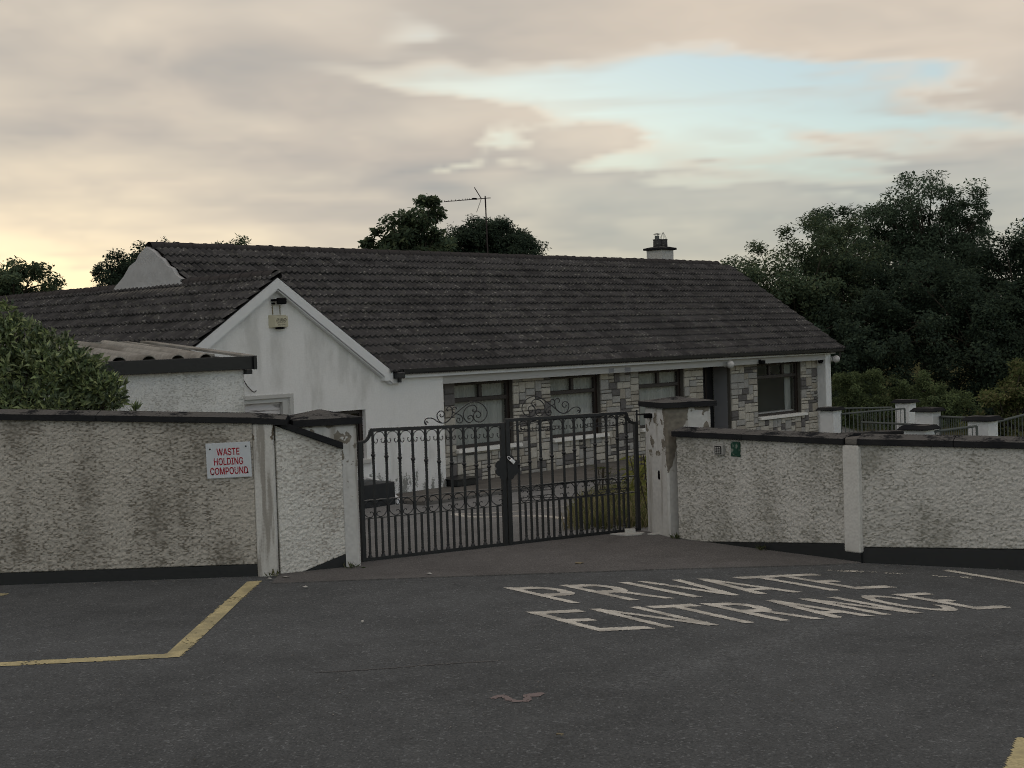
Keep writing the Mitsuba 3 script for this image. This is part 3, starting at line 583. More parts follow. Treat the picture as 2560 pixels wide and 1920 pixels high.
def gate_leaf(label, s_hinge, s_mid, bars, z_top, z_low, mirror, dz):
    """One leaf: s_hinge and s_mid are its two ends; mirror = the leaf on the right."""
    k = thing('wrought_iron_gate', label, 'gate', 'two leaves of the wrought iron gate'); del labels[k]['group']
    sgn = -1 if mirror else 1
    zt = lambda s: z_top[0] + (z_top[1] - z_top[0]) * (s - s_hinge) / (s_mid - s_hinge)
    lo, hi = min(s_hinge, s_mid), max(s_hinge, s_mid)
    P = lambda m: mp(GF, m)
    rs = s_hinge + sgn * 0.125                                  # where the straight top rail ends
    a, b = sorted((rs, s_mid)); obj('top_rail', P(rail(a, b, zt(a) - 0.018, zt(b) - 0.018, 0.036, 0.018)), 'mat_iron', k)
    arc = [(s_hinge + sgn * 0.125 - sgn * 0.125 * math.sin(x) , zt(rs) - 0.03 - 0.115 * (1 - math.cos(x))) for x in np.linspace(0, np.pi / 2, 9)]
    arc = [(rs - sgn * 0.0 + sgn * 0.0 + (s_hinge - rs) * (1 - math.cos(x)), zt(rs) - 0.02 - 0.125 * math.sin(x)) for x in np.linspace(0, np.pi / 2, 9)]
    obj('rail_shoulder', P(tube([(x, 0, z) for x, z in arc], 0.021, 4, turn=math.pi / 4)), 'mat_iron', k)
    obj('bottom_rail', P(rail(lo, hi, 0.030, 0.030, 0.036, 0.016)), 'mat_iron', k)
    obj('middle_rail', P(rail(lo, hi, 0.652 + dz, 0.652 + dz, 0.011, 0.016)), 'mat_iron_rail', k)
    obj('middle_rail', P(rail(lo, hi, 0.462 + dz, 0.462 + dz, 0.011, 0.016)), 'mat_iron_rail', k)
    obj('hinge_post', P(bx(s_hinge - 0.024, s_hinge + 0.024, -0.024, 0.024, 0.0, zt(rs) - 0.125, 0.004)), 'mat_iron', k)
    obj('meeting_stile', P(bx(*sorted((s_mid, s_mid - sgn * 0.052)), -0.022, 0.022, 0.0, zt(s_mid) - 0.002, 0.004)), 'mat_iron', k)
    edges = [s_hinge] + list(bars) + [s_mid - sgn * 0.026]
    for i, s in enumerate(bars):
        top = zt(s) - 0.03 if sgn * (s - rs) > 0 else zt(rs) - 0.10
        q = obj('bar', P(bar(s, 0.04, top, 0.0112)), 'mat_iron', k)
        zk = 1.150 + (0.875 - 1.150) * (s - s_hinge) / (s_mid - s_hinge)
        prof = [(0.011, -0.042), (0.018, -0.038), (0.019, -0.028), (0.012, -0.022), (0.023, -0.009), (0.026, 0.0), (0.023, 0.009), (0.012, 0.022), (0.019, 0.028), (0.018, 0.038), (0.011, 0.042)]
        obj('collar', P(mp(lambda p, s=s, z=zk: p + np.array([s, 0, z]), lathe(prof, 10))), 'mat_iron', q)
    for i in range(len(edges) - 1):
        a, b = sorted((edges[i], edges[i + 1])); m = (a + b) / 2; w = b - a - 0.016
        q = obj('short_bar', P(bar(m, 0.04, 0.458 + dz, 0.0105)), 'mat_iron', k)
        obj('foot', P(mp(lambda p, m=m: p + np.array([m, 0, 0.044]), lathe([(0.026, 0.0), (0.022, 0.018), (0.013, 0.034), (0.011, 0.042), (0.019, 0.048), (0.019, 0.056), (0.009, 0.066)], 10))), 'mat_iron', q)
        z0 = zt(m) - 0.034
        if i > 0 or True:
            arch = []
            for sd in (-1, 1):
                c = (m + sd * w * 0.25, z0 - 0.087)
                h = [(m, z0 - 0.004), (m + sd * w * 0.28, z0 - 0.016), (m + sd * w * 0.46, z0 - 0.055), (m + sd * w * 0.47, z0 - 0.092), (m + sd * w * 0.36, z0 - 0.122), (m + sd * w * 0.20, z0 - 0.118), (m + sd * w * 0.15, z0 - 0.087), (m + sd * w * 0.24, z0 - 0.082)]
                arch.append(scroll(h, 0.0048))
            if sgn * (m - rs) > 0: obj('arch_scroll', P(join(arch)), 'mat_iron', k)
        sd = 1 if i % 2 == 0 else -1; zb, zh = 0.47 + dz, 0.172
        e = m - sd * w * 0.42
        cs = [(m + sd * w * 0.12, zb + zh * 0.70), (m + sd * w * 0.05, zb + zh * 0.76), (m + sd * w * 0.10, zb + zh * 0.86), (m + sd * w * 0.24, zb + zh * 0.84), (m + sd * w * 0.26, zb + zh * 0.96), (m, zb + zh * 0.995), (e + sd * 0.015, zb + zh * 0.80), (e, zb + zh * 0.5), (e + sd * 0.015, zb + zh * 0.2), (m, zb + 0.004), (m + sd * w * 0.26, zb + zh * 0.05), (m + sd * w * 0.30, zb + zh * 0.20), (m + sd * w * 0.16, zb + zh * 0.27), (m + sd * w * 0.04, zb + zh * 0.22), (m + sd * w * 0.08, zb + zh * 0.31)]
        cs = [(m + sd * w * 0.14, zb + zh * 0.74), (m + sd * w * 0.18, zb + zh * 0.66), (m + sd * w * 0.36, zb + zh * 0.70), (m + sd * w * 0.40, zb + zh * 0.86), (m + sd * w * 0.20, zb + zh * 0.985), (m - sd * w * 0.12, zb + zh * 0.95), (e, zb + zh * 0.70), (e - sd * 0.002, zb + zh * 0.5), (e, zb + zh * 0.3), (m - sd * w * 0.12, zb + zh * 0.05), (m + sd * w * 0.20, zb + zh * 0.015), (m + sd * w * 0.40, zb + zh * 0.14), (m + sd * w * 0.36, zb + zh * 0.30), (m + sd * w * 0.18, zb + zh * 0.34), (m + sd * w * 0.14, zb + zh * 0.26)]
        obj('band_scroll', P(scroll(cs, 0.0048)), 'mat_iron', k)
    for c in (C1, C2, C3, C4, C5):
        c = [(2 * 1.752 - x if mirror else x, z + (0.022 if mirror else -0.002)) for x, z in c]
        obj('crest_scroll', P(scroll(c, 0.0062)), 'mat_iron', k)
    # half of the scalloped lock plate
    a = np.linspace(-np.pi / 2, np.pi / 2, 60); rr = 0.118 + 0.024 * np.abs(np.sin(a * 4.0)) ** 0.7
    pts = [(s_mid - sgn * 0.001, -0.14), *[(s_mid - sgn * (0.002 + r * np.cos(x)), r * np.sin(x) * 1.02) for x, r in zip(a, rr)], (s_mid - sgn * 0.001, 0.14)]
    pl = Polygon([(x, z + 0.880) for x, z in pts]).buffer(0)
    obj('lock_plate', P(ext_xz(pl, -0.030, -0.023)), 'mat_iron', k, label='black scalloped half disc')
    return k
gate_leaf('left leaf of the black wrought iron gate with scrolled crest', 0.013, 1.738, [0.161, 0.311, 0.466, 0.62, 0.774, 0.926, 1.077, 1.23, 1.378, 1.533], (1.414, 1.380), 0, False, 0.0)
gate_leaf('right leaf of the black wrought iron gate, hung on the peeling pillar', 3.482, 1.748, [1.906, 2.05, 2.195, 2.34, 2.496, 2.64, 2.776, 2.918, 3.076, 3.224, 3.352], (1.420, 1.424), 0, True, 0.006)
k = thing('padlock', 'silver padlock hanging at the middle of the gate', 'padlock')
def pk(p):
    c, s = math.cos(math.radians(48)), math.sin(math.radians(48)); return GF(np.stack([1.765 + p[:, 0] * c - p[:, 2] * s, p[:, 1] - 0.045, 0.985 + (p[:, 2] * c + p[:, 0] * s)], 1))
obj('body', mp(pk, bx(-0.021, 0.021, -0.012, 0.012, -0.085, -0.018, 0.004)), 'mat_steel', k)
obj('shackle', mp(pk, tube([(-0.014, 0, -0.02), (-0.014, 0, 0.012), (-0.009, 0, 0.024), (0, 0, 0.028), (0.009, 0, 0.024), (0.014, 0, 0.012), (0.014, 0, -0.02)], 0.0042, 8)), 'mat_steel', k)
k = thing('gate_hinge', 'black hinge bracket at the top of the right gate pillar', 'hinge')
obj('block', mp(PRF, bx(-0.075, 0.012, 0.36, 0.44, 1.345, 1.400, 0.008)), 'mat_black', k)
obj('pin', mp(GF, tube([(3.505, 0.0, 1.27), (3.505, 0.0, 1.43)], 0.012, 8)), 'mat_iron', k)
obj('strap', mp(GF, bx(3.49, 3.60, -0.01, 0.01, 1.365, 1.385)), 'mat_iron', k)
k = tag(obj('concrete_pad', mp(lambda p: p + np.array([1.28, 15.62, 0.012]), join([ext(Polygon([(-0.20, 0.03), (-0.02, -0.11), (0.15, -0.06), (0.20, 0.05), (0.02, 0.10)]), 0.014), mp(lambda p: p + np.array([0.03, 0.03, 0.014]), ext(Polygon([(-0.06, -0.03), (0.06, -0.03), (0.06, 0.04), (-0.06, 0.04)]), 0.045)), mp(lambda p: p + np.array([0.30, -0.05, 0.0]), ext(Polygon([(-0.08, 0.0), (0.0, -0.05), (0.1, 0.0), (0.0, 0.06)]), 0.012))])), 'mat_dull_white'), 'pale broken concrete at the foot of the right gate leaf', 'concrete')
# scraps of litter
rng = np.random.default_rng(4)
def scrap(name, x, y, r, label, cat, mat, seed):
    g = np.random.default_rng(seed); n = 9; a = np.sort(g.uniform(0, 2 * np.pi, n)); rr = r * g.uniform(0.5, 1.0, n)
    v = np.vstack([[x, y, 0.03]] + [[x + q * np.cos(t), y + 0.7 * q * np.sin(t), 0.016 + g.uniform(0, 0.012)] for q, t in zip(rr, a)])
    f = np.array([[0, 1 + i, 1 + (i + 1) % n] for i in range(n)]); w = v.copy(); w[:, 2] -= 0.004
    tag(obj(name, join([(v, f), (w, f[:, ::-1])]), mat), label, cat)
scrap('paper_scrap', -2.30, 13.42, 0.055, 'white paper scrap at the foot of the corner pilaster', 'litter', 'mat_paper', 1)
scrap('paper_scrap', -2.46, 13.37, 0.035, 'small white scrap at the end of the yellow line', 'litter', 'mat_paper', 2)
scrap('paper_scrap', -2.02, 12.84, 0.035, 'white scrap on the asphalt in front of the return wall', 'litter', 'mat_paper', 3)
scrap('dead_leaf', 0.618, 13.71, 0.055, 'pale crumpled leaf on the driveway in front of the gate', 'leaf', 'mat_rust', 4)
scrap('dead_leaf', 0.21, 7.76, 0.025, 'yellowish leaf on the asphalt in the foreground', 'leaf', 'mat_rust', 5)
scrap('paper_scrap', -0.87, 13.36, 0.04, 'small pale scrap on the driveway left of the gate middle', 'litter', 'mat_paper', 6)
scrap('paper_scrap', -1.3, 11.15, 0.022, 'tiny white scrap on the asphalt beside the yellow line', 'litter', 'mat_paper', 7)

# loose grit and bits of render fallen along the foot of the walls
def grit(name, label, pts, n, seed, spread=0.16, z=0.004):
    g = np.random.default_rng(seed); line = shapely.LineString(pts); v, f = [], []
    for q, d in enumerate(g.uniform(0, line.length, n)):
        p = line.interpolate(d); r = 0.003 + 0.009 * g.uniform() ** 3; o = np.array([p.x, p.y]) + g.normal(0, 1, 2) * spread * g.uniform(0, 1) ** 1.5
        t = g.normal(size=(4, 3)); t /= np.linalg.norm(t, axis=1, keepdims=True); t *= r; t[:, 2] = np.abs(t[:, 2]) * 0.7
        v.append(t + np.array([*o, z])); f += [[4 * q, 4 * q + 1, 4 * q + 2], [4 * q, 4 * q + 2, 4 * q + 3], [4 * q, 4 * q + 3, 4 * q + 1], [4 * q + 1, 4 * q + 3, 4 * q + 2]]
    obj(name, (np.vstack(v), np.array(f)), 'mat_grit', label=label, kind='stuff')
grit('grit', 'loose grit and crumbs of render along the foot of the left wall', [(-8, 13.42), (-2.45, 13.55), (-2.2, 13.55)], 900, 1)
grit('grit', 'loose grit on the driveway below the return wall and gate', [(-2.3, 13.62), (-1.7, 13.88), (-1.0, 14.35), (1.3, 15.4)], 700, 2, 0.3, 0.014)
grit('grit', 'loose grit along the foot of the right wall', [(1.9, 14.9), (3.35, 13.15), (4.6, 12.45), (6.0, 11.7)], 900, 3)
grit('grit', 'scattered pale chippings on the asphalt of the car park', [(-5, 9), (5, 9)], 1300, 4, 3.2)

# ------------------------------------------------------------------ the bungalow
HF = frame(HO, HU)                       # u along the front, w towards the back, z
PITCH = (4.44 - 1.73) / 4.03
B = thing('bungalow', 'long low bungalow with dark tiled roof, white gable and stone front', 'house')
def hp(m): return mp(HF, m)
def zmain(w): return 1.73 + PITCH * (w + 0.15)
WA, WZ, WS = -4.22, 3.63, 0.672          # wing ridge: u, height, slope
# white front wall: gable of the wing and the white stretch right of it
gab = Polygon([(-6.75, -0.95), (0.0, -0.95), (0.0, 1.60), (-1.52, 1.60), (-1.70, 1.80), (WA, 3.50), (-6.75, 1.80)])
gab = gab.difference(sbox(-6.2, -0.95, -3.96, 1.37)).difference(sbox(-3.239, 0.06, -2.12, 1.03))
obj('front_wall', hp(ext_xz(gab, 0.0, 0.26)), 'mat_house_paint', B)
obj('wing_wall', hp(bx(-6.75, -6.5, 0.262, 11.0, -0.95, 1.80)), 'mat_house_paint', B)
obj('back_wall', hp(bx(-6.5, 15.3, 7.8, 8.0, -0.95, 1.7)), 'mat_house_paint', B)
obj('floor', hp(bx(-6.4, 15.0, 0.62, 7.78, -0.9, -0.55)), 'mat_room', B)
obj('inner_wall', hp(join([bx(15.0, 15.29, 0.43, 7.8, -0.95, 1.7), bx(-6.4, 15.0, 4.3, 4.4, -0.55, 1.75), bx(5.6, 5.7, 0.62, 4.3, -0.55, 1.75), bx(11.0, 11.1, 1.3, 4.3, -0.55, 1.75), bx(-6.4, 15.0, 0.62, 4.3, 1.62, 1.70)])), 'mat_room', B)
obj('plinth', hp(bx(-4.6, -2.18, -0.86, -0.02, -0.95, -0.34, 0.01)), 'mat_plinth', B, label='black painted low block at the foot of the gable')
obj('ramp_end', hp(ext_yz(Polygon([(-0.90, -0.80), (-0.02, -0.80), (-0.02, -0.30), (-0.30, -0.34), (-0.90, -0.68)]), -2.177, -2.09)), 'mat_white', B)

# stone front
SW0, SW1, SZ0, SZ1 = 0.0, 15.33, -0.80, 1.455
OPEN = [(0.63, 2.426, -0.055, 1.45), (3.70, 5.469, -0.055, 1.45), (6.978, 8.799, -0.055, 1.45), (9.65, 10.902, -0.9, 1.45), (12.23, 14.436, -0.10, 1.45)]
st = sbox(SW0, -0.95, SW1, 1.60)
for a, b, c, d in OPEN: st = st.difference(sbox(a, c, b, d))
SWK = obj('stone_wall', hp(ext_xz(st, 0.33, 0.42)), 'mat_mortar', B)
rs = np.random.default_rng(12)
CW, CH = 0.105, 0.083
nx_, nz_ = int(round((SW1 - SW0) / CW)), int(round((SZ1 - SZ0) / CH))
occ = np.zeros((nx_, nz_), bool)
def blocked(x0, x1, z0, z1):
    for a, b, c, d in OPEN:
        ox, oz = min(x1, b) - max(x0, a), min(z1, d) - max(z0, c)
        if ox > 0.5 * (x1 - x0) and oz > 0.5 * (z1 - z0): return True
    return False
for i in range(nx_):
    for j in range(nz_):
        occ[i, j] = blocked(SW0 + i * CW, SW0 + (i + 1) * CW, SZ0 + j * CH, SZ0 + (j + 1) * CH)
stones = []
for j in range(nz_ - 1, -1, -1):
    for i in range(nx_):
        if occ[i, j]: continue
        w, h = [(2, 1), (3, 1), (4, 1), (2, 2), (3, 2), (4, 2), (2, 3), (3, 3)][rs.choice(8, p=[0.14, 0.18, 0.12, 0.16, 0.17, 0.07, 0.10, 0.06])]
        w0 = 0
        while w0 < w and i + w0 < nx_ and not occ[i + w0, j]: w0 += 1
        if i + w0 < nx_ and not occ[i + w0, j] and (i + w0 + 1 >= nx_ or occ[i + w0 + 1, j]): w0 += 1      # no single-cell slivers
        h0 = 1
        while h0 < h and j - h0 >= 0 and not occ[i:i + w0, j - h0].any(): h0 += 1
        occ[i:i + w0, j - h0 + 1:j + 1] = True
        x0, x1, z0, z1 = SW0 + i * CW, SW0 + (i + w0) * CW, SZ0 + (j - h0 + 1) * CH, SZ0 + (j + 1) * CH
        for a, b, c, d in OPEN:                                       # cut to the edge of the opening
            if min(x1, b) - max(x0, a) > 0 and min(z1, d) - max(z0, c) > 0:
                ox, oz = min(x1, b) - max(x0, a), min(z1, d) - max(z0, c)
                if ox / (x1 - x0) < oz / (z1 - z0): x0, x1 = (x0, a) if x0 < a else (b, x1)
                else: z0, z1 = (z0, c) if z0 < c else (d, z1)
        if x1 - x0 > 0.05 and z1 - z0 > 0.035: stones.append((x0, x1, z0, z1))
def stone(x0, x1, z0, z1):
    g = 0.0075; f_ = 0.300 - rs.uniform(0.0, 0.014); c = 0.012
    j = rs.uniform(-0.004, 0.004, 8)
    x0, x1, z0, z1 = x0 + g + j[0], x1 - g + j[1], z0 + g + j[2], z1 - g + j[3]
    v = np.array([[x0, 0.345, z0], [x1, 0.345, z0], [x1, 0.345, z1], [x0, 0.345, z1], [x0, f_ + c, z0], [x1, f_ + c, z0], [x1, f_ + c, z1], [x0, f_ + c, z1],
                  [x0 + c, f_, z0 + c], [x1 - c, f_, z0 + c], [x1 - c, f_, z1 - c], [x0 + c, f_, z1 - c]])
    f = []
    for a in (0, 4):
        for q in range(4): f += [[a + q, a + (q + 1) % 4, a + 4 + (q + 1) % 4], [a + q, a + 4 + (q + 1) % 4, a + 4 + q]]
    return v, np.array(f + [[8, 9, 10], [8, 10, 11]])
kinds = ['mat_stone_pale', 'mat_stone_buff', 'mat_stone_grey', 'mat_stone_dark']
ranked = sorted(stones, key=lambda r: -((r[1] - r[0]) * (r[3] - r[2]) / (27 + 0.72 * r[0]) ** 2))
rest = {}
for q, r in enumerate(ranked):
    m = kinds[rs.choice(4, p=[0.42, 0.17, 0.21, 0.20])]
    if q < 300: obj('stone', hp(stone(*r)), m, SWK)
    else: rest.setdefault(m, []).append(stone(*r))
for m, L in rest.items(): obj('small_stones', hp(join(L)), m, SWK, kind='stuff')
obj('porch_reveal', hp(bx(10.905, 11.0, 0.345, 0.86, -0.9, 1.46)), 'mat_grey_render', B)
d_ = obj('front_door', hp(bx(9.70, 10.90, 0.865, 0.92, -0.9, 1.46, 0.008)), 'mat_door', B)
obj('side_panel', hp(join([bx(9.60, 9.70, 0.5, 0.86, -0.9, 1.46), bx(10.50, 10.56, 0.84, 0.864, -0.9, 1.46, 0.004)])), 'mat_frame', d_)
obj('porch_back', hp(bx(9.3, 10.904, 1.135, 1.2, -0.95, 1.6)), 'mat_door', B)
obj('beam', hp(join([bx(0.002, 15.285, 0.0, 0.298, 1.432, 1.60)])), 'mat_beam', B, label='pale beam under the eaves above the stone wall')
for a, b in ((5.42, 5.62), (6.02, 6.25)): obj('beam_patch', hp(bx(a, b, -0.004, 0.03, 1.445, 1.545, 0.003)), 'mat_grey_render', B)
obj('fascia', hp(bx(-1.20, 15.66, -0.12, -0.003, 1.600, 1.700, 0.006)), 'mat_white', B)
gprof = [(-0.235, 0.09), (-0.230, 0.02), (-0.20, -0.012), (-0.15, -0.012), (-0.123, 0.02), (-0.123, 0.09)]
obj('gutter', hp(loft(gprof, [(-1.28, 1.693), (4.2, 1.688)])), 'mat_gutter', B)
obj('gutter', hp(loft(gprof, [(4.22, 1.688), (10.1, 1.668)])), 'mat_gutter', B)
obj('gutter', hp(loft(gprof, [(10.12, 1.668), (15.95, 1.640)])), 'mat_gutter', B)
obj('gutter_outlet', hp(join([bx(-1.47, -1.26, -0.26, -0.12, 1.60, 1.73, 0.02), bx(-1.38, -1.32, -0.2, -0.14, 1.52, 1.6)])), 'mat_gutter', B)
obj('downpipe', hp(tube([(15.84, -0.16, 1.66), (15.84, -0.16, 1.50), (15.84, 0.30, 1.30), (15.84, 0.30, -0.8)], 0.032, 8)), 'mat_gutter', B)
obj('corner_post', hp(bx(15.29, 15.585, 0.0, 0.29, -0.95, 1.598, 0.01)), 'mat_white', B)
obj('end_wall', hp(bx(15.30, 15.58, 0.292, 8.0, -0.95, 1.75)), 'mat_house_paint', B)

def window(u0, u1, z0, z1, wf, parts, net_on, sill=True):
    """Frame set back in the opening, panes, net curtain and sill."""
    k = obj('window', hp(join([bx(u0 - 0.02, u1 + 0.02, wf, wf + 0.07, z0 - 0.01, z0 + 0.075), bx(u0 - 0.02, u1 + 0.02, wf, wf + 0.07, z1 - 0.095, z1), bx(u0 - 0.01, u0 + 0.075, wf + 0.002, wf + 0.068, z0 + 0.075, z1 - 0.095), bx(u1 - 0.105, u1 + 0.01, wf + 0.002, wf + 0.068, z0 + 0.075, z1 - 0.095)])), 'mat_frame', B)
    zt = z1 - 0.40
    obj('transom', hp(bx(u0 + 0.075, u1 - 0.105, wf - 0.012, wf + 0.068, zt - 0.055, zt + 0.04, 0.008)), 'mat_frame', k)
    n = parts; edges = np.linspace(u0 + 0.075, u1 - 0.105, n + 1)
    for e in edges[1:-1]: obj('mullion', hp(bx(e - 0.05, e + 0.05, wf - 0.008, wf + 0.07, zt + 0.04, z1 - 0.095, 0.006)), 'mat_frame', k)
    v, f = bx(u0 + 0.075, u1 - 0.105, wf + 0.03, wf + 0.03, z0 + 0.075, zt - 0.055)
    quad = lambda a, b, c, d: (np.array([[a, wf + 0.03, c], [b, wf + 0.03, c], [b, wf + 0.03, d], [a, wf + 0.03, d]]), np.array([[0, 1, 2], [0, 2, 3]]))
    obj('pane', hp(quad(u0 + 0.075, u1 - 0.105, z0 + 0.075, zt - 0.055)), 'mat_glass', k)
    for e0, e1 in zip(edges[:-1], edges[1:]): obj('pane', hp(quad(e0, e1, zt + 0.04, z1 - 0.095)), 'mat_glass', k)
    if net_on:
        xs = np.arange(u0 - 0.02, u1 + 0.03, 0.02); ys = wf + 0.13 + 0.016 * np.sin(xs * 52 + 2.0 * np.sin(xs * 7)) + 0.006 * np.sin(xs * 131)
        vv = np.vstack([np.column_stack([xs, ys, np.full(len(xs), z0)]), np.column_stack([xs, ys, np.full(len(xs), z1)])]); n_ = len(xs); r = np.arange(n_ - 1)
        obj('net_curtain', hp((vv, np.vstack([np.column_stack([r, r + 1, n_ + r + 1]), np.column_stack([r, n_ + r + 1, n_ + r])]))), 'mat_net', k, smooth=True)
    if sill:
        obj('sill', hp(join([bx(u0 - 0.04, u1 + 0.17, 0.20, wf - 0.002, z0 - 0.078, z0 - 0.012, 0.008), bx(u0 - 0.06, u1 + 0.17, 0.235, wf - 0.002, z0 - 0.012, z0 + 0.004, 0.003)])), 'mat_sill', k)
    return k
window(0.63, 2.426, 0.0, 1.452, 0.42, 2, True)
window(3.70, 5.469, 0.0, 1.452, 0.42, 2, True)
window(6.978, 8.799, 0.0, 1.452, 0.42, 2, True)
w4 = window(12.23, 14.436, -0.05, 1.452, 0.42, 3, False)
xs = np.arange(14.02, 14.36, 0.02); n_ = len(xs); r = np.arange(n_ - 1); ys = 0.62 + 0.02 * np.sin(xs * 60)
obj('side_curtain', hp((np.vstack([np.column_stack([xs, ys, np.full(n_, -0.05)]), np.column_stack([xs, ys, np.full(n_, 1.45)])]), np.vstack([np.column_stack([r, r + 1, n_ + r + 1]), np.column_stack([r, n_ + r + 1, n_ + r])]))), 'mat_net', w4, smooth=True)
obj('inner_sill', hp(bx(12.3, 14.3, 0.50, 0.72, 0.02, 0.05)), 'mat_dull_white', w4)
for u in (2.428, 5.471, 8.801, 14.438): obj('window_reveal', hp(bx(u, u + 0.05, 0.345, 0.5, -0.06, 1.45)), 'mat_stone_buff', B)
gk = obj('window', hp(join([bx(-3.239, -2.12, 0.10, 0.16, 0.06, 0.14), bx(-3.239, -2.12, 0.10, 0.16, 0.96, 1.03), bx(-3.239, -3.16, 0.10, 0.16, 0.14, 0.96), bx(-2.20, -2.12, 0.10, 0.16, 0.14, 0.96)])), 'mat_frame', B)
obj('pane', hp((np.array([[-3.16, 0.13, 0.14], [-2.2, 0.13, 0.14], [-2.2, 0.13, 0.96], [-3.16, 0.13, 0.96]]), np.array([[0, 1, 2], [0, 2, 3]]))), 'mat_glass', gk)
obj('sill', hp(bx(-3.30, -2.02, -0.07, 0.10, -0.03, 0.055, 0.01)), 'mat_dull_white', gk)
gd = obj('garage_door', hp(bx(-6.2, -3.96, 0.13, 0.17, -0.9, 1.37)), 'mat_boards', B)
for i in range(14): obj('board', hp(bx(-6.12, -4.10, 0.105, 0.129, -0.88 + 0.155 * i, -0.732 + 0.155 * i, 0.008)), 'mat_boards', gd)
obj('frame', hp(join([bx(-6.28, -3.87, -0.02, 0.0, 1.36, 1.435, 0.006), bx(-3.96, -3.87, -0.02, 0.0, -0.9, 1.358, 0.006), bx(-4.10, -3.961, 0.02, 0.128, -0.9, 1.36), bx(-6.2, -4.101, 0.02, 0.128, 1.285, 1.365)])), 'mat_dull_white', gd)

# ------------------------------------------------------------------ roofs: every interlocking tile has its rolls and its lip
def tile_mesh(seed):
    g = np.random.default_rng(seed); W, L, K = 0.300, 0.345, 12
    x = np.linspace(0, W, K + 1); ph = (x / W * 2) % 1.0
    h = 0.046 * np.clip(np.sin(np.pi * np.clip((ph - 0.12) / 0.62, 0, 1)), 0, 1) ** 0.8; h[-1] = h[0] = 0.0
    lo = np.column_stack([x, np.zeros(K + 1), 0.053 + h]); up = np.column_stack([x, np.full(K + 1, L), 0.006 + h]); bt = np.column_stack([x, np.zeros(K + 1) + 0.004, 0.0 + h * 0.9])
    v = np.vstack([lo, up, bt]); n = K + 1; r = np.arange(K)
    f = np.vstack([np.column_stack([r, r + 1, n + r + 1]), np.column_stack([r, n + r + 1, n + r]), np.column_stack([r, 2 * n + r, 2 * n + r + 1]), np.column_stack([r, 2 * n + r + 1, r + 1])])
    return v, f
TM = tile_mesh(1)
def lay(origin, X, S, nx, ny, keep, seed):
    """Rows of tiles on a slope: X along the row, S up the slope, both house-local unit vectors."""
    N_ = np.cross(X, S); g = np.random.default_rng(seed); out = []
    if N_[2] < 0: N_ = -N_
    for j in range(ny):
        sag = g.normal(0, 0.004)
        for i in range(nx):
            o = origin + X * (i * 0.30 + (0.0)) + S * (j * 0.318)
            if not keep(o + X * 0.15 + S * 0.16): continue
            v = TM[0].copy(); a = g.normal(0, 0.006); v[:, 1] += a * (v[:, 0] - 0.15) + g.normal(0, 0.003); v[:, 2] += g.normal(0, 0.003) + sag + g.normal(0, 0.010) * (v[:, 0] - 0.15)
            p = o + v[:, :1] * X + v[:, 1:2] * S + v[:, 2:] * N_
            f = TM[1]
            if np.dot(np.cross(X, S), N_) < 0: f = f[:, ::-1]
            out.append((p, f))
    return out
cp, sp_ = 1 / math.hypot(1, PITCH), PITCH / math.hypot(1, PITCH)
def under_wing(p): return p[0] < -1.25 and (WZ - WS * (p[0] - WA)) > p[2] + 0.06
MR = obj('main_roof', hp(join([ext_yz(Polygon([(-0.12, zmain(-0.12) - 0.03), (4.03, 4.40), (8.3, 1.52), (8.3, 1.46), (4.03, 4.33), (-0.12, zmain(-0.12) - 0.09)]), -1.44, 15.92), ext_yz(Polygon([(0.4, zmain(0.4) - 0.03), (4.03, 4.40), (8.3, 1.52), (8.3, 1.46), (4.03, 4.33), (0.4, zmain(0.4) - 0.09)]), -4.27, -1.44)])), 'mat_roof_felt', B)
main_tiles = lay(np.array([-4.28, -0.17, zmain(-0.17) - 0.012]), np.array([1.0, 0, 0]), np.array([0, cp, sp_]), 68, 16, lambda p: not under_wing(p) and p[1] < 3.90, 3)
WR = obj('wing_roof', hp(join([ext_xz(Polygon([(-6.98, WZ - WS * 2.76 - 0.03), (WA, WZ - 0.03), (-1.46, WZ - WS * 2.76 - 0.03), (-1.46, WZ - WS * 2.76 - 0.07), (WA, WZ - 0.10), (-6.98, WZ - WS * 2.76 - 0.09)]), -0.11, 11.2)])), 'mat_roof_felt', B)
cw, sw = 1 / math.hypot(1, WS), WS / math.hypot(1, WS)
wing_tiles = lay(np.array([-7.02, -0.14, WZ - WS * 2.80 - 0.012]), np.array([0, 1.0, 0]), np.array([cw, 0, sw]), 38, 11, lambda p: p[0] < WA - 0.02, 4)
eye = np.array([(0 - HO[0]) * HU[0] + (0 - HO[1]) * HU[1], (0 - HO[0]) * HV[0] + (0 - HO[1]) * HV[1], 2.3])
def split(tiles, n, parent):
    order = sorted(range(len(tiles)), key=lambda i: np.linalg.norm(tiles[i][0].mean(0) - eye))
    for i in order[:n]: obj('tile', hp(tiles[i]), 'mat_tile', parent, smooth=50)
    obj('far_tiles', hp(join([tiles[i] for i in order[n:]])), 'mat_tile', parent, smooth=50, kind='stuff')
split([t for t in main_tiles], 190, MR)
split(wing_tiles, 110, WR)
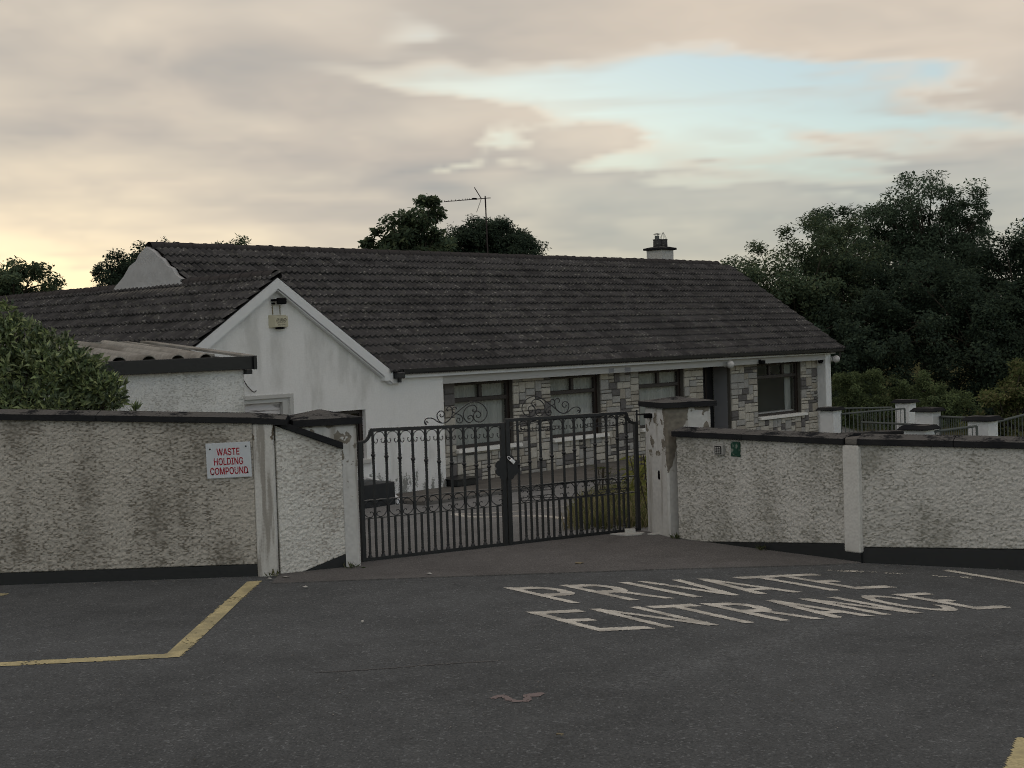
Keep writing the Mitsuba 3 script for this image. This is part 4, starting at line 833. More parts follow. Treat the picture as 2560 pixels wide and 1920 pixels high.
def ridge(k, n, at, along):
    """Half-round ridge tiles, each a little out of line."""
    g = np.random.default_rng(n)
    for i in range(n):
        a = np.linspace(-0.15 * np.pi, 1.15 * np.pi, 11); r = 0.125
        ring = np.stack([r * np.cos(a), np.sin(a) * r * 0.85], 1); out = []
        for s, q in ((i * 0.34, 1.0), (i * 0.34 + 0.30, 1.0), (i * 0.34 + 0.30, 1.10), (i * 0.34 + 0.352, 1.10)):
            c = np.array(at) + np.array(along) * s + np.array([0, 0, g.normal(0, 0.002)])
            side = np.array([-along[1], along[0], 0.0]); out.append(c + ring[:, :1] * q * side + ring[:, 1:] * q * np.array([0, 0, 1.0]))
        out = np.vstack(out); out[:, 2] += g.normal(0, 0.004)
        m = 11; f = []
        for e in range(3):
            for j in range(m - 1): f += [[e * m + j, e * m + j + 1, (e + 1) * m + j + 1], [e * m + j, (e + 1) * m + j + 1, (e + 1) * m + j]]
        obj('ridge_tile', hp((out, np.array(f))), 'mat_ridge', k, smooth=40)
ridge(MR, 59, (-4.30, 4.03, 4.43), (1.0, 0, 0))
ridge(WR, 33, (WA, -0.10, WZ - 0.012), (0, 1.0, 0))
obj('verge', hp(loft([(-0.02, -0.05), (0.05, -0.05), (0.05, 0.045), (-0.02, 0.045)], [(15.90, 0), (15.96, 0)]) if False else ext_yz(Polygon([(-0.16, zmain(-0.16) - 0.05), (4.03, 4.40), (4.03, 4.48), (-0.16, zmain(-0.16) + 0.035)]), 15.925, 15.975)), 'mat_concrete', MR)
# the upper gable of the main roof, rising out of the wing's roof, roughly pointed with cement
gz = [(2.62, 3.56), (2.75, 3.60), (2.86, 3.66), (2.80, 3.71), (3.00, 3.80), (3.12, 3.94), (3.30, 4.00), (3.46, 4.15), (3.60, 4.20), (3.75, 4.31), (4.03, 4.43), (4.30, 4.30), (4.45, 4.16), (4.70, 4.07), (4.95, 3.86), (5.25, 3.70), (5.45, 3.57), (5.9, 3.42), (6.2, 2.7), (2.62, 2.7)]
obj('upper_gable', hp(ext_yz(Polygon(gz), -4.36, -4.268)), 'mat_gable_cement', B, label='grey cement gable of the main roof above the lower roof')
obj('flashing', hp(ext_xz(Polygon([(-4.56, WZ - WS * 0.34 + 0.045), (-4.361, WZ - WS * 0.141 + 0.045), (-4.361, 3.585), (-4.40, 3.56)]), 2.6, 5.75)), 'mat_concrete', B)
# bargeboards
def barge(sgn, end):
    top = lambda u: 3.575 - WS * abs(u - WA)
    us = [WA, end]
    return ext_xz(Polygon([(us[0], top(us[0]) - 0.004), (us[1], top(us[1])), (us[1], top(us[1]) - 0.225), (us[0], top(us[0]) - 0.195)]), -0.135, -0.105)
obj('bargeboard', hp(barge(1, -1.485)), 'mat_white', B)
obj('bargeboard', hp(barge(-1, -6.95)), 'mat_white', B)
obj('barge_soffit', hp(ext_xz(Polygon([(WA, 3.37), (-1.50, 3.37 - WS * 2.72 - 0.03), (-1.50, 3.345 - WS * 2.72 - 0.03), (WA, 3.345)]), -0.104, -0.002)), 'mat_white', B)
obj('barge_soffit', hp(ext_xz(Polygon([(WA, 3.37), (-6.94, 3.37 - WS * 2.72 - 0.03), (-6.94, 3.345 - WS * 2.72 - 0.03), (WA, 3.345)]), -0.104, -0.002)), 'mat_white', B)
obj('eaves_box', hp(bx(-1.70, -1.49, -0.137, -0.003, 1.565, 1.72, 0.006)), 'mat_white', B)
obj('eaves_bracket', hp(bx(-1.485, -1.22, -0.10, -0.003, 1.50, 1.60, 0.006)), 'mat_white', B)
# chimney
CM = obj('chimney', hp(bx(13.16, 13.74, 4.16, 4.74, 3.9, 4.84, 0.01)), 'mat_dull_white', MR)
cap_ = [(-0.36, 0.0), (-0.36, 0.065), (-0.2, 0.10), (0.2, 0.10), (0.36, 0.065), (0.36, 0.0)]
obj('chimney_cap', hp(mp(lambda p: p + np.array([13.45, 4.45, 4.841]), (np.array([[x, y, z] for z, r in ((0.0, 0.36), (0.06, 0.36), (0.10, 0.20)) for x, y in ((-r, -r), (r, -r), (r, r), (-r, r))]), np.array([[a + i, a + (i + 1) % 4, a + 4 + (i + 1) % 4] for a in (0, 4) for i in range(4)] + [[a + i, a + 4 + (i + 1) % 4, a + 4 + i] for a in (0, 4) for i in range(4)] + [[8, 9, 10], [8, 10, 11], [0, 2, 1], [0, 3, 2]])))), 'mat_coping', MR)
for du, dw in ((-0.10, 0.02), (0.10, -0.06)):
    obj('chimney_pot', hp(mp(lambda p, du=du, dw=dw: p + np.array([13.45 + du, 4.45 + dw, 4.935]), lathe([(0.125, 0), (0.120, 0.20), (0.13, 0.21), (0.13, 0.235), (0.10, 0.235), (0.10, 0.05)], 16))), 'mat_tile', MR)
at = lambda p: p + np.array([13.35, 4.47, 5.17])
obj('cowl', hp(join([mp(at, lathe([(0.068, 0), (0.068, 0.10), (0.06, 0.10)], 12)), mp(at, lathe([(0.115, 0.155), (0.0, 0.185), (0.0, 0.18), (0.115, 0.15)], 12))] + [mp(at, tube([(0.06 * math.cos(x), 0.06 * math.sin(x), 0.08), (0.06 * math.cos(x), 0.06 * math.sin(x), 0.16)], 0.008, 5)) for x in (0.3, 2.4, 4.5)])), 'mat_galv', MR)
at2 = lambda p: p + np.array([13.55, 4.39, 5.17])
obj('wire_guard', hp(join([mp(at2, tube([(0.11 * math.cos(x), 0.11 * math.sin(x), 0.0), (0.04 * math.cos(x), 0.04 * math.sin(x), 0.16), (0, 0, 0.215)], 0.0045, 5)) for x in np.arange(10) * 2 * np.pi / 10])), 'mat_galv', MR)

# ------------------------------------------------------------------ fittings on the house
k = thing('television_aerial', 'thin television aerial on a mast on the main ridge', 'aerial')
ah = lambda p: HF(p + np.array([5.60, 4.03, 4.45]))
obj('mast', mp(ah, tube([(0.0, 0, 0.0), (-0.03, 0, 1.55)], 0.017, 8)), 'mat_alu', k)
e = np.array([-0.687, -0.727 * -1 * 0 + 0.727, 0]) ; bd = np.array([-0.93, 0.36, 0.0]) # boom points left as seen from the road
bd = np.array([-0.72, 0.70, -0.055]); bd /= np.linalg.norm(bd); cr = np.cross(bd, [0, 0, 1.0]); cr /= np.linalg.norm(cr)
o = np.array([-0.03, 0, 1.49])
obj('boom', mp(ah, tube([o - bd * 0.14, o + bd * 1.06], 0.012, 6)), 'mat_alu', k)
for i, d in enumerate((0.34, 0.40, 0.45, 0.51, 0.58, 0.67, 0.76, 0.86, 0.95, 1.04)): obj('element', mp(ah, tube([o + bd * d + cr * 0.10 + [0, 0, 0.02], o + bd * d - cr * 0.10 + [0, 0, 0.02]], 0.008, 5)), 'mat_alu', k)
obj('dipole', mp(ah, mp(lambda p: o + bd * 0.27 + p, bx(-0.07, 0.07, -0.03, 0.03, -0.012, 0.03, 0.01))), 'mat_black', k)
for zz, back in ((0.30, 0.17), (-0.33, 0.13)):
    obj('reflector', mp(ah, join([tube([o + bd * 0.10 + cr * q, o + bd * (0.10 + back) + cr * q + np.array([0, 0, zz])], 0.0055, 5) for q in (-0.09, 0.0, 0.09)] + [tube([o + bd * (0.10 + back * t) - cr * 0.09 + np.array([0, 0, zz * t]), o + bd * (0.10 + back * t) + cr * 0.09 + np.array([0, 0, zz * t])], 0.0045, 5) for t in (0.3, 0.65, 1.0)])), 'mat_alu', k)
k = thing('alarm_box', 'cream alarm box with dark lettering on the white gable', 'alarm')
av = np.array([[-4.37, 0, 2.655], [-3.97, 0, 2.655], [-3.97, 0, 2.895], [-4.37, 0, 2.895], [-4.30, -0.10, 2.675], [-4.0, -0.10, 2.675], [-4.0, -0.10, 2.862], [-4.30, -0.10, 2.862]])
obj('housing', hp((av, np.array([[0, 1, 5], [0, 5, 4], [1, 2, 6], [1, 6, 5], [2, 3, 7], [2, 7, 6], [3, 0, 4], [3, 4, 7], [4, 5, 6], [4, 6, 7]]))), 'mat_alarm', k)
obj('lettering', hp(flat_text('AYLWARD', 0.225, 0.058, lambda p: p, -4.262, 2.770, -0.1005, True)), 'mat_ink', k)
obj('underline', hp(join([bx(-4.262, -4.06, -0.1025, -0.100, 2.742, 2.750)] + [bx(-4.23 + 0.026 * i, -4.212 + 0.026 * i, -0.1025, -0.100, 2.702, 2.715) for i in range(7)])), 'mat_ink', k)
obj('strobe', hp(bx(-4.24, -4.06, -0.085, -0.02, 2.635, 2.668, 0.01)), 'mat_black', k)
for u in (-4.27, -4.10): obj('rust_run', hp(bx(u - 0.012, u + 0.012, -0.0035, 0.0, 2.90, 3.075)), 'mat_rust', k)
k = thing('security_lamp', 'small black lamp bracket under the apex of the gable', 'lamp')
obj('head', hp(bx(-4.24, -4.05, -0.17, -0.07, 3.09, 3.205, 0.02)), 'mat_black', k)
obj('arm', hp(join([bx(-4.30, -4.20, -0.10, 0.0, 3.15, 3.185), bx(-4.29, -4.24, -0.05, 0.0, 3.09, 3.12)])), 'mat_black', k)
for u, z, tx in ((10.22, 1.47, 'white globe lamp on the beam beside the front door'), (15.62, 1.44, 'white globe lamp at the right corner post of the house')):
    k = thing('globe_lamp', tx, 'lamp')
    obj('globe', hp(mp(lambda p, u=u, z=z: p + np.array([u, -0.16, z]), trimesh.creation.icosphere(3, 0.105))), 'mat_globe', k, smooth=True)
    obj('base', hp(mp(lambda p, u=u, z=z: np.stack([p[:, 0] + u, -p[:, 2], p[:, 1] + z], 1), lathe([(0.075, 0.0), (0.07, 0.06), (0.0, 0.06)], 14))), 'mat_dull_white', k)
k = thing('floodlight', 'small black floodlight on the beam left of the last window', 'lamp')
obj('head', hp(bx(11.74, 11.90, -0.16, -0.05, 1.43, 1.53, 0.012)), 'mat_black', k)
obj('bracket', hp(bx(11.80, 11.85, -0.05, 0.0, 1.47, 1.55)), 'mat_black', k)
tag(obj('security_camera', hp(join([lathe([(0.0, -0.075), (0.05, -0.065), (0.075, -0.02), (0.075, 0.03), (0.0, 0.03)], 12)])), 'mat_black'), 'black dome camera on the corner post', 'camera')
scene['security_camera'] = mikit.ply(hp(mp(lambda p: p + np.array([15.235, 0.13, 1.40]), lathe([(0.0, -0.075), (0.05, -0.065), (0.075, -0.02), (0.075, 0.03), (0.0, 0.03)], 12))), 'mat_black', smooth=40)
tag(obj('hanging_wire', hp(tube(smooth_curve([(-5.0, -0.03, 1.75), (-4.92, -0.035, 1.62), (-4.83, -0.035, 1.53), (-4.76, -0.035, 1.50), (-4.72, -0.035, 1.53)], 5), 0.008, 6)), 'mat_black'), 'loose black wire hanging on the gable above the garage door', 'wire')
tag(obj('drain_gully', hp(join([bx(0.03, 0.62, -0.30, 0.27, -0.70, -0.56, 0.01), bx(-0.02, 0.72, -0.34, 0.28, -0.56, -0.545)])), 'mat_gutter'), 'black drain box at the foot of the stone wall by the white corner', 'drain')
obj('footpath', hp(join([bx(-2.05, 15.5, -1.55, 0.40, -1.0, -0.705, 0.012)])), 'mat_concrete', label='pale concrete path along the front of the bungalow', kind='structure')

# ------------------------------------------------------------------ the outbuilding behind the left wall
k = thing('outbuilding', 'low roughcast shed with black fascia and corrugated roof on the left', 'shed')
hx = lambda p: HF(p + np.array([-8.63, -5.37, 0.0]))
obj('wall', mp(hx, bx(-3.6, -0.115, 0.085, 2.4, -0.8, 2.10)), 'mat_grey_render', k)
hfr = lambda p: hx(p)
obj('roughcast_face', panel(hfr, -3.6, -0.115, lambda s: -0.5, lambda s: 2.03, 0.07, 25, 0.018, 0.014), 'mat_roughcast_hut', k, smooth=True)
obj('fascia', mp(hx, bx(-3.6, 0.0, -0.04, -0.005, 2.02, 2.195, 0.006)), 'mat_gutter', k)
obj('fascia_end', mp(hx, join([bx(-0.03, 0.02, -0.07, -0.041, 2.015, 2.20, 0.004), bx(-0.12, -0.03, -0.02, 0.06, 1.955, 2.018)])), 'mat_gutter', k)
def corr(u0, u1, pitch):
    xs = np.arange(u0, u1, 0.02); ph = (xs / pitch) % 1.0; h = 0.085 * np.where(ph < 0.5, np.abs(np.sin(np.pi * ph / 0.5)) ** 0.45, 0.0)
    rows = []
    for w, z in ((0.0, 2.165), (2.5, 2.395)): rows.append(np.column_stack([xs, np.full(len(xs), w), z + h]))
    rows += [r - np.array([0, 0, 0.012]) for r in rows]
    v = np.vstack(rows); n = len(xs); r = np.arange(n - 1); f = []
    f += [np.column_stack([r, r + 1, n + r + 1]), np.column_stack([r, n + r + 1, n + r])]
    f += [np.column_stack([2 * n + r, 3 * n + r + 1, 2 * n + r + 1]), np.column_stack([2 * n + r, 3 * n + r, 3 * n + r + 1])]
    f += [np.column_stack([r, 2 * n + r, 2 * n + r + 1]), np.column_stack([r, 2 * n + r + 1, r + 1]), np.column_stack([n + r, n + r + 1, 3 * n + r + 1]), np.column_stack([n + r, 3 * n + r + 1, 3 * n + r])]
    return v, np.vstack(f)
obj('roof_sheet', mp(hx, corr(-3.6, -0.42, 0.42)), 'mat_roof_sheet', k, smooth=40)
obj('roof_base', mp(hx, ext_yz(Polygon([(0.0, 2.06), (2.45, 2.30), (2.45, 2.36), (0.0, 2.12)]), -3.6, -0.02)), 'mat_black', k)
obj('verge_board', mp(hx, ext_yz(Polygon([(-0.02, 2.18), (2.5, 2.425), (2.5, 2.455), (-0.02, 2.21)]), -0.17, 0.0)), 'mat_roof_sheet', k)
obj('verge_board', mp(hx, ext_yz(Polygon([(0.35, 2.205), (2.5, 2.425), (2.5, 2.455), (0.35, 2.235)]), -0.44, -0.36)), 'mat_roof_sheet', k)
obj('back_board', mp(hx, bx(-3.6, -0.45, 2.47, 2.52, 2.40, 2.455)), 'mat_roof_sheet', k)

# ------------------------------------------------------------------ ramp piers and railings right of the house
def pier(label, x, y, ztop, s=0.38):
    k = thing('ramp_pier', label, 'pier'); fr = frame((x, y), HU)
    a = s / 2
    obj('shaft', mp(fr, bx(-a, a, -a, a, -1.0, ztop - 0.075, 0.012)), 'mat_white', k)
    b, c = a + 0.075, a + 0.02
    v = np.array([[q * r, w * r, z] for z, r in ((ztop - 0.076, b), (ztop - 0.06, b), (ztop, c)) for q, w in ((-1, -1), (1, -1), (1, 1), (-1, 1))])
    f = [[e + i, e + (i + 1) % 4, e + 4 + (i + 1) % 4] for e in (0, 4) for i in range(4)] + [[e + i, e + 4 + (i + 1) % 4, e + 4 + i] for e in (0, 4) for i in range(4)] + [[8, 9, 10], [8, 10, 11], [0, 2, 1], [0, 3, 2]]
    obj('cap', mp(fr, (v, np.array(f))), 'mat_coping', k)
pier('white pier with dark cap in front of the house corner post', 7.71, 32.96, 0.42)
pier('white pier, tallest and farthest of the ramp piers, before the hedge', 9.82, 33.96, 0.49)
pier('white pier behind the lowest pier, with a railing on its right', 8.39, 27.46, 0.66)
pier('white pier, lowest in view, just above the right wall coping', 6.86, 22.96, 0.64)
pier('white pier farthest right, with railings on both sides', 8.11, 23.46, 0.72)
def railing(label, a, b, za, zb, n, low=0.85):
    k = thing('ramp_railing', label, 'railing'); a, b = np.array(a), np.array(b)
    P = lambda t, z: np.array([*(a + (b - a) * t), za + (zb - za) * t + z])
    obj('handrail', tube([P(0, 0), P(1, 0)], 0.022, 8), 'mat_galv', k)
    obj('lower_rail', tube([P(0, -low), P(1, -low)], 0.015, 6), 'mat_galv', k)
    for t in (0.0, 1.0): obj('post', tube([P(t, 0), P(t, -low - 0.15)], 0.022, 8), 'mat_galv', k)
    for t in np.arange(1, n) / n: obj('baluster', tube([P(t, 0), P(t, -low)], 0.0085, 5), 'mat_galv', k)
railing('grey railing sloping up between the two far piers', (7.95, 32.95), (9.52, 33.0), 0.24, 0.325, 15)
railing('grey level railing behind the sloping one, before the hedge', (8.6, 36.0), (10.1, 36.2), 0.20, 0.17, 14)
railing('low grey railing between the far pier and the middle pier', (7.95, 31.0), (8.75, 29.0), 0.16, 0.20, 16)
railing('grey level railing between the middle pier and the rightmost pier', (8.62, 27.4), (8.42, 24.6), 0.47, 0.61, 16)
railing('pale sloping railing between the lowest and the rightmost pier', (7.05, 22.95), (7.90, 23.15), 0.51, 0.575, 10)
railing('grey railing leaving the rightmost pier to the right', (8.40, 23.6), (9.6, 24.6), 0.60, 0.72, 13)
tag(obj('ridge_capped_wall', mp(frame((7.35, 27.6), (0.97, 0.24)), join([bx(-0.65, 0.75, -0.1, 0.1, -0.9, 0.12), bx(-0.72, 0.8, -0.16, 0.16, 0.12, 0.20, 0.02)])), 'mat_coping'), 'low dark capped wall behind the right wall coping', 'wall')

# ------------------------------------------------------------------ plants
def leaf_quads(c, d, L, W, g, bend=0.25):
    """Leaves at points c pointing along d: two triangles each side of a folded midrib (4 triangles)."""
    n = len(c); d = d / (np.linalg.norm(d, axis=1, keepdims=True) + 1e-9)
    r = g.normal(size=(n, 3)); s = np.cross(d, r); s /= np.linalg.norm(s, axis=1, keepdims=True) + 1e-9; u = np.cross(s, d)
    L = L * g.uniform(0.7, 1.25, (n, 1)); W = W * g.uniform(0.75, 1.2, (n, 1))
    p0, p1 = c, c + d * L - u * L * bend * 0.5
    m = c + d * L * 0.5 + u * 0.06 * L
    a, b = m + s * W / 2 + u * W * 0.22, m - s * W / 2 + u * W * 0.22
    v = np.stack([p0, a, p1, b, m], 1).reshape(-1, 3); k = np.arange(n)[:, None] * 5
    f = np.stack([k + [0, 1, 4], k + [4, 1, 2], k + [4, 2, 3], k + [0, 4, 3]], 1).reshape(-1, 3)
    return v, f

def tones(n, pal, g, per):
    pal = np.array(pal); i = g.integers(0, len(pal), n); t = g.uniform(0.75, 1.25, (n, 1)) * np.ones((1, 3)); c = pal[i] * t
    return np.repeat(c, per, 0)

def simple_leaves(c, L, W, g, out):
    """Two-triangle leaves for trees seen from afar."""
    n = len(c); up = out * 1.0 + np.array([0, 0, 0.75]) + g.normal(size=(n, 3)) * 0.55       # blades turn to the light
    d = np.cross(up, g.normal(size=(n, 3))) + np.array([0, 0, -0.2]); d /= np.linalg.norm(d, axis=1, keepdims=True) + 1e-9
    s = np.cross(up, d); s /= np.linalg.norm(s, axis=1, keepdims=True) + 1e-9
    L = L * g.uniform(0.6, 1.3, (n, 1)); W = W * g.uniform(0.7, 1.25, (n, 1))
    v = np.stack([c, c + d * L * 0.5 + s * W / 2, c + d * L, c + d * L * 0.5 - s * W / 2], 1).reshape(-1, 3); k = np.arange(n)[:, None] * 4
    return v, np.vstack([k + [0, 1, 2], k + [0, 2, 3]])

def tree(name, label, blobs, base, pal, seed, clumps=60, per=120, L=0.16, W=0.075, spread=0.30, trunk=0.16, cat='tree', inner=0.35, group=None, flatten=0.75, twigs=True):
    """Trunk, limbs reaching every few clumps, and a crown of leaves in clumps that leave gaps between them."""
    g = np.random.default_rng(seed); k = thing(name, label, cat, group)
    vol = np.array([b[3] * b[4] for b in blobs]); cnt = np.maximum(4, (clumps * vol / vol.sum()).astype(int))
    C, O = [], []
    for (x, y, z, rx, rz), n in zip(blobs, cnt):
        d = g.normal(size=(n, 3)); d /= np.linalg.norm(d, axis=1, keepdims=True)
        r = np.where(g.uniform(size=n) < inner, g.uniform(0.2, 0.8, n), g.uniform(0.82, 1.04, n))[:, None]
        C.append(np.array([x, y, z]) + d * r * np.array([rx, rx * 0.9, rz])); O.append(d)
    C, O = np.vstack(C), np.vstack(O)
    m = g.poisson(per * 2.1, len(C)); size = g.uniform(0.65, 1.35, len(C))
    c = np.repeat(C, m, 0); o = np.repeat(O, m, 0); sz = np.repeat(size, m)[:, None]
    off = g.normal(size=(len(c), 3)); off *= (g.uniform(size=(len(c), 1)) ** 0.45) / np.linalg.norm(off, axis=1, keepdims=True)
    off = off * np.array([1, 1, flatten]) * 1.65 * spread * sz
    v, f = simple_leaves(c + off, L, W, g, 0.5 * o)
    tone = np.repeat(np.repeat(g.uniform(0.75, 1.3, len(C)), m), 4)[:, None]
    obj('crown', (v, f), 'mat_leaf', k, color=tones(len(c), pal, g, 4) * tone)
    b = np.array(base, float); top = C.mean(0); top[2] = np.percentile(C[:, 2], 45); ms = []
    spine = [b, b * 0.6 + top * 0.4 + g.normal(0, 0.08, 3), top]
    ms.append(tube(smooth_curve(spine, 5), np.linspace(trunk, trunk * 0.45, 11), 8))
    if twigs:
        for i in range(0, len(C), 2):
            t = g.uniform(0.35, 1.0); s = b + (top - b) * t; e = C[i]; mid = (s + e) / 2 + np.array([0, 0, 0.18 * np.linalg.norm(e - s) * 0.5])
            ms.append(tube(smooth_curve([s, mid, e], 3), np.linspace(trunk * 0.32, 0.012, 7), 5, caps=False))
    obj('trunk', join(ms), 'mat_bark', k)
    return k
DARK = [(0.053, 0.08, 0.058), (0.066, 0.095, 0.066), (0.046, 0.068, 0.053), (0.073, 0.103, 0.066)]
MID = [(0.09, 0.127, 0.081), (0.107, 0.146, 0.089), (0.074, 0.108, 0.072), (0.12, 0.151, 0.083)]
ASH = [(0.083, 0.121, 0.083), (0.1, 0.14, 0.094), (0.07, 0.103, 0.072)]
HEDGE = [(0.136, 0.179, 0.09), (0.173, 0.221, 0.102), (0.106, 0.144, 0.077)]
LAUREL = [(0.115, 0.155, 0.075), (0.150, 0.195, 0.085), (0.090, 0.125, 0.072), (0.205, 0.245, 0.105)]
OLIVE = [(0.145, 0.162, 0.068), (0.111, 0.136, 0.058), (0.187, 0.178, 0.093), (0.085, 0.112, 0.048)]
tree('broad_tree', 'dense rounded tree just right of the main roof', [(11.13, 52.08, 3.92, 2.6, 2.52), (9.39, 51.06, 3.26, 1.5, 1.73), (13.09, 53.11, 4.91, 1.56, 1.64), (8.67, 51.09, 4.26, 0.75, 0.9), (10.3, 52.6, 2.2, 2.4, 1.8), (8.9, 51.6, 2.5, 1.2, 1.6)], (11.3, 52.2, -1.1), MID, 1, 310, 110, 0.15, 0.07, 0.32)
tree('thin_topped_tree', 'thin pale topped tree rising behind the dense rounded tree', [(13.99, 60.18, 6.86, 0.75, 0.8), (15.13, 60.18, 6.82, 0.45, 0.88), (14.4, 60.2, 5.4, 1.2, 1.0)], (14.4, 60.2, -1.1), ASH, 2, 46, 70, 0.17, 0.075, 0.26)
tree('ash_tree', 'tall feathery tree with sky showing through, highest on the right', [(16.85, 56.18, 6.75, 1.89, 1.73), (18.16, 55.16, 6.3, 1.38, 1.78), (15.55, 55.14, 5.73, 1.46, 1.29), (16.95, 56.11, 4.6, 2.47, 1.48), (15.03, 56.17, 6.48, 0.75, 0.8), (18.6, 55.12, 4.9, 0.97, 1.46)], (17.0, 56.0, -1.1), ASH, 3, 175, 92, 0.19, 0.065, 0.28, 0.2)
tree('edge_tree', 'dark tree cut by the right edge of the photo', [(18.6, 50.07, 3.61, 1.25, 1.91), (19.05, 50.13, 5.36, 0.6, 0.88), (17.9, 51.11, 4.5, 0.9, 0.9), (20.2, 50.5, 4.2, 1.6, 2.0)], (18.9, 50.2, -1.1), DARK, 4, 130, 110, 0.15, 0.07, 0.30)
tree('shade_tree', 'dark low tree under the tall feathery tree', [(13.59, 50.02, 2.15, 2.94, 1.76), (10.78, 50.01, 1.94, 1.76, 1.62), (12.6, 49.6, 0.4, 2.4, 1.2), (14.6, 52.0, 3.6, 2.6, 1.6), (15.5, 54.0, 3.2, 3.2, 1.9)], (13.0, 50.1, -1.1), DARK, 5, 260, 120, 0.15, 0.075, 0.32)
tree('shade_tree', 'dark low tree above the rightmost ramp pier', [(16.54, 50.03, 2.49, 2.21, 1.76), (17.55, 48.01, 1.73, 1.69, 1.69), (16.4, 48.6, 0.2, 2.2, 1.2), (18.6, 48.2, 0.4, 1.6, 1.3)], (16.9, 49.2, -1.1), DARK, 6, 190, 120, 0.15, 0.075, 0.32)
tree('field_tree', 'tree beyond the right edge, mirrored in the last window', [(25.5, 42.6, 2.0, 2.6, 3.0), (29.0, 43.5, 2.4, 2.8, 3.4), (27.0, 42.8, 0.2, 2.8, 1.6)], (27.0, 43.0, -1.1), DARK, 7, 110, 100, 0.24, 0.12, 0.5)
tree('walnut_tree', 'open tree with large leaves behind the ridge, left of the aerial', [(-3.49, 46.14, 5.78, 1.1, 0.85), (-2.72, 46.16, 6.5, 0.80, 0.62), (-4.35, 46.13, 5.42, 0.75, 0.45), (-2.28, 46.14, 5.75, 0.55, 0.65), (-3.1, 46.2, 4.6, 1.6, 0.9)], (-3.1, 46.2, -1.1), MID, 8, 95, 62, 0.19, 0.11, 0.17)
tree('round_tree', 'dense dome shaped tree behind the ridge and the aerial', [(-0.50, 48.12, 5.38, 1.62, 1.22), (-1.55, 48.12, 5.35, 0.9, 0.78), (0.1, 48.1, 5.1, 1.1, 1.0), (-0.9, 48.1, 5.62, 1.25, 0.95), (-0.8, 48.2, 4.5, 1.9, 0.9)], (-0.7, 48.2, -1.1), DARK, 9, 380, 95, 0.13, 0.055, 0.19, inner=0.35)
tree('small_leaf_tree', 'dark tree behind the left end of the main roof', [(-14.35, 50.12, 5.0, 0.86, 0.86), (-13.53, 50.13, 5.42, 0.72, 0.72), (-12.78, 50.14, 5.7, 0.62, 0.46), (-13.6, 50.2, 4.0, 1.3, 0.9)], (-13.6, 50.2, -1.1), DARK, 10, 150, 95, 0.15, 0.06, 0.20)
tree('distant_tree', 'small treetop showing just above the main ridge', [(-10.54, 52.15, 6.08, 0.75, 0.48), (-10.5, 52.2, 5.0, 0.8, 0.6)], (-10.5, 52.2, -1.1), MID, 11, 34, 70, 0.17, 0.07, 0.18)
tree('left_edge_tree', 'sparse tree at the left edge above the laurel', [(-15.3, 42.1, 4.55, 0.95, 0.74), (-14.17, 42.09, 4.25, 0.42, 0.45), (-16.2, 42.2, 4.4, 0.9, 0.8), (-15.0, 42.2, 3.4, 1.2, 0.7)], (-15.1, 42.2, -1.1), MID, 12, 100, 75, 0.15, 0.065, 0.20)
tree('clipped_hedge', 'bright green hedge with pointed tops behind the ramp railings', [(10.73, 43.95, 0.2, 0.58, 0.62), (11.57, 43.96, 0.28, 0.55, 0.56), (12.41, 43.95, 0.15, 0.52, 0.5), (13.18, 43.95, 0.10, 0.58, 0.58), (14.08, 43.95, -0.1, 0.58, 0.5)] + [(10.0 + 0.5 * i, 43.9, -0.45, 0.5, 0.55) for i in range(10)] + [(11.0, 43.95, 0.78, 0.14, 0.25), (11.75, 43.95, 0.8, 0.14, 0.2), (13.3, 43.95, 0.65, 0.14, 0.28), (10.6, 43.95, 0.75, 0.12, 0.2)], (12.2, 44.0, -1.1), HEDGE, 13, 240, 85, 0.10, 0.035, 0.13, 0.05, cat='hedge', twigs=False, inner=0.4)
tree('yellowing_bush', 'olive green bush with pale shoots at the right edge', [(9.83, 26.96, 0.66, 0.56, 0.58), (10.05, 26.99, 1.36, 0.2, 0.36), (9.5, 26.95, 0.36, 0.5, 0.36), (9.18, 26.95, 0.30, 0.28, 0.22), (10.3, 27.1, 0.9, 0.5, 0.6), (9.9, 27.0, -0.2, 0.9, 0.5)], (9.9, 27.0, -1.0), OLIVE, 14, 95, 55, 0.085, 0.045, 0.10, 0.05, cat='bush')

# the laurel behind the left wall: the outermost leaves are parts of their own
g = np.random.default_rng(77)
LB = thing('laurel_bush', 'glossy green laurel bush hanging over the left wall', 'bush')
blobs = [(-5.2, 15.05, 2.02, 0.68, 0.38), (-5.55, 15.2, 2.36, 0.36, 0.34), (-5.12, 15.15, 2.28, 0.26, 0.24), (-4.80, 14.97, 2.06, 0.26, 0.22), (-4.48, 14.85, 1.86, 0.22, 0.18), (-5.64, 15.2, 2.68, 0.13, 0.17), (-6.0, 15.1, 2.2, 0.6, 0.6), (-5.2, 15.0, 1.76, 0.75, 0.2), (-4.62, 14.9, 1.92, 0.25, 0.2)]
C, D = [], []
for x, y, z, rx, rz in blobs:
    n = int(1350 * rx * (rz + 0.12)); d = g.normal(size=(n, 3)); d /= np.linalg.norm(d, axis=1, keepdims=True)
    r = g.uniform(0.72, 1.06, (n, 1)); C.append(np.array([x, y, z]) + d * r * np.array([rx, rx * 0.75, rz])); D.append(d * np.array([1, 1, 0.7]))
C, D = np.vstack(C), np.vstack(D)
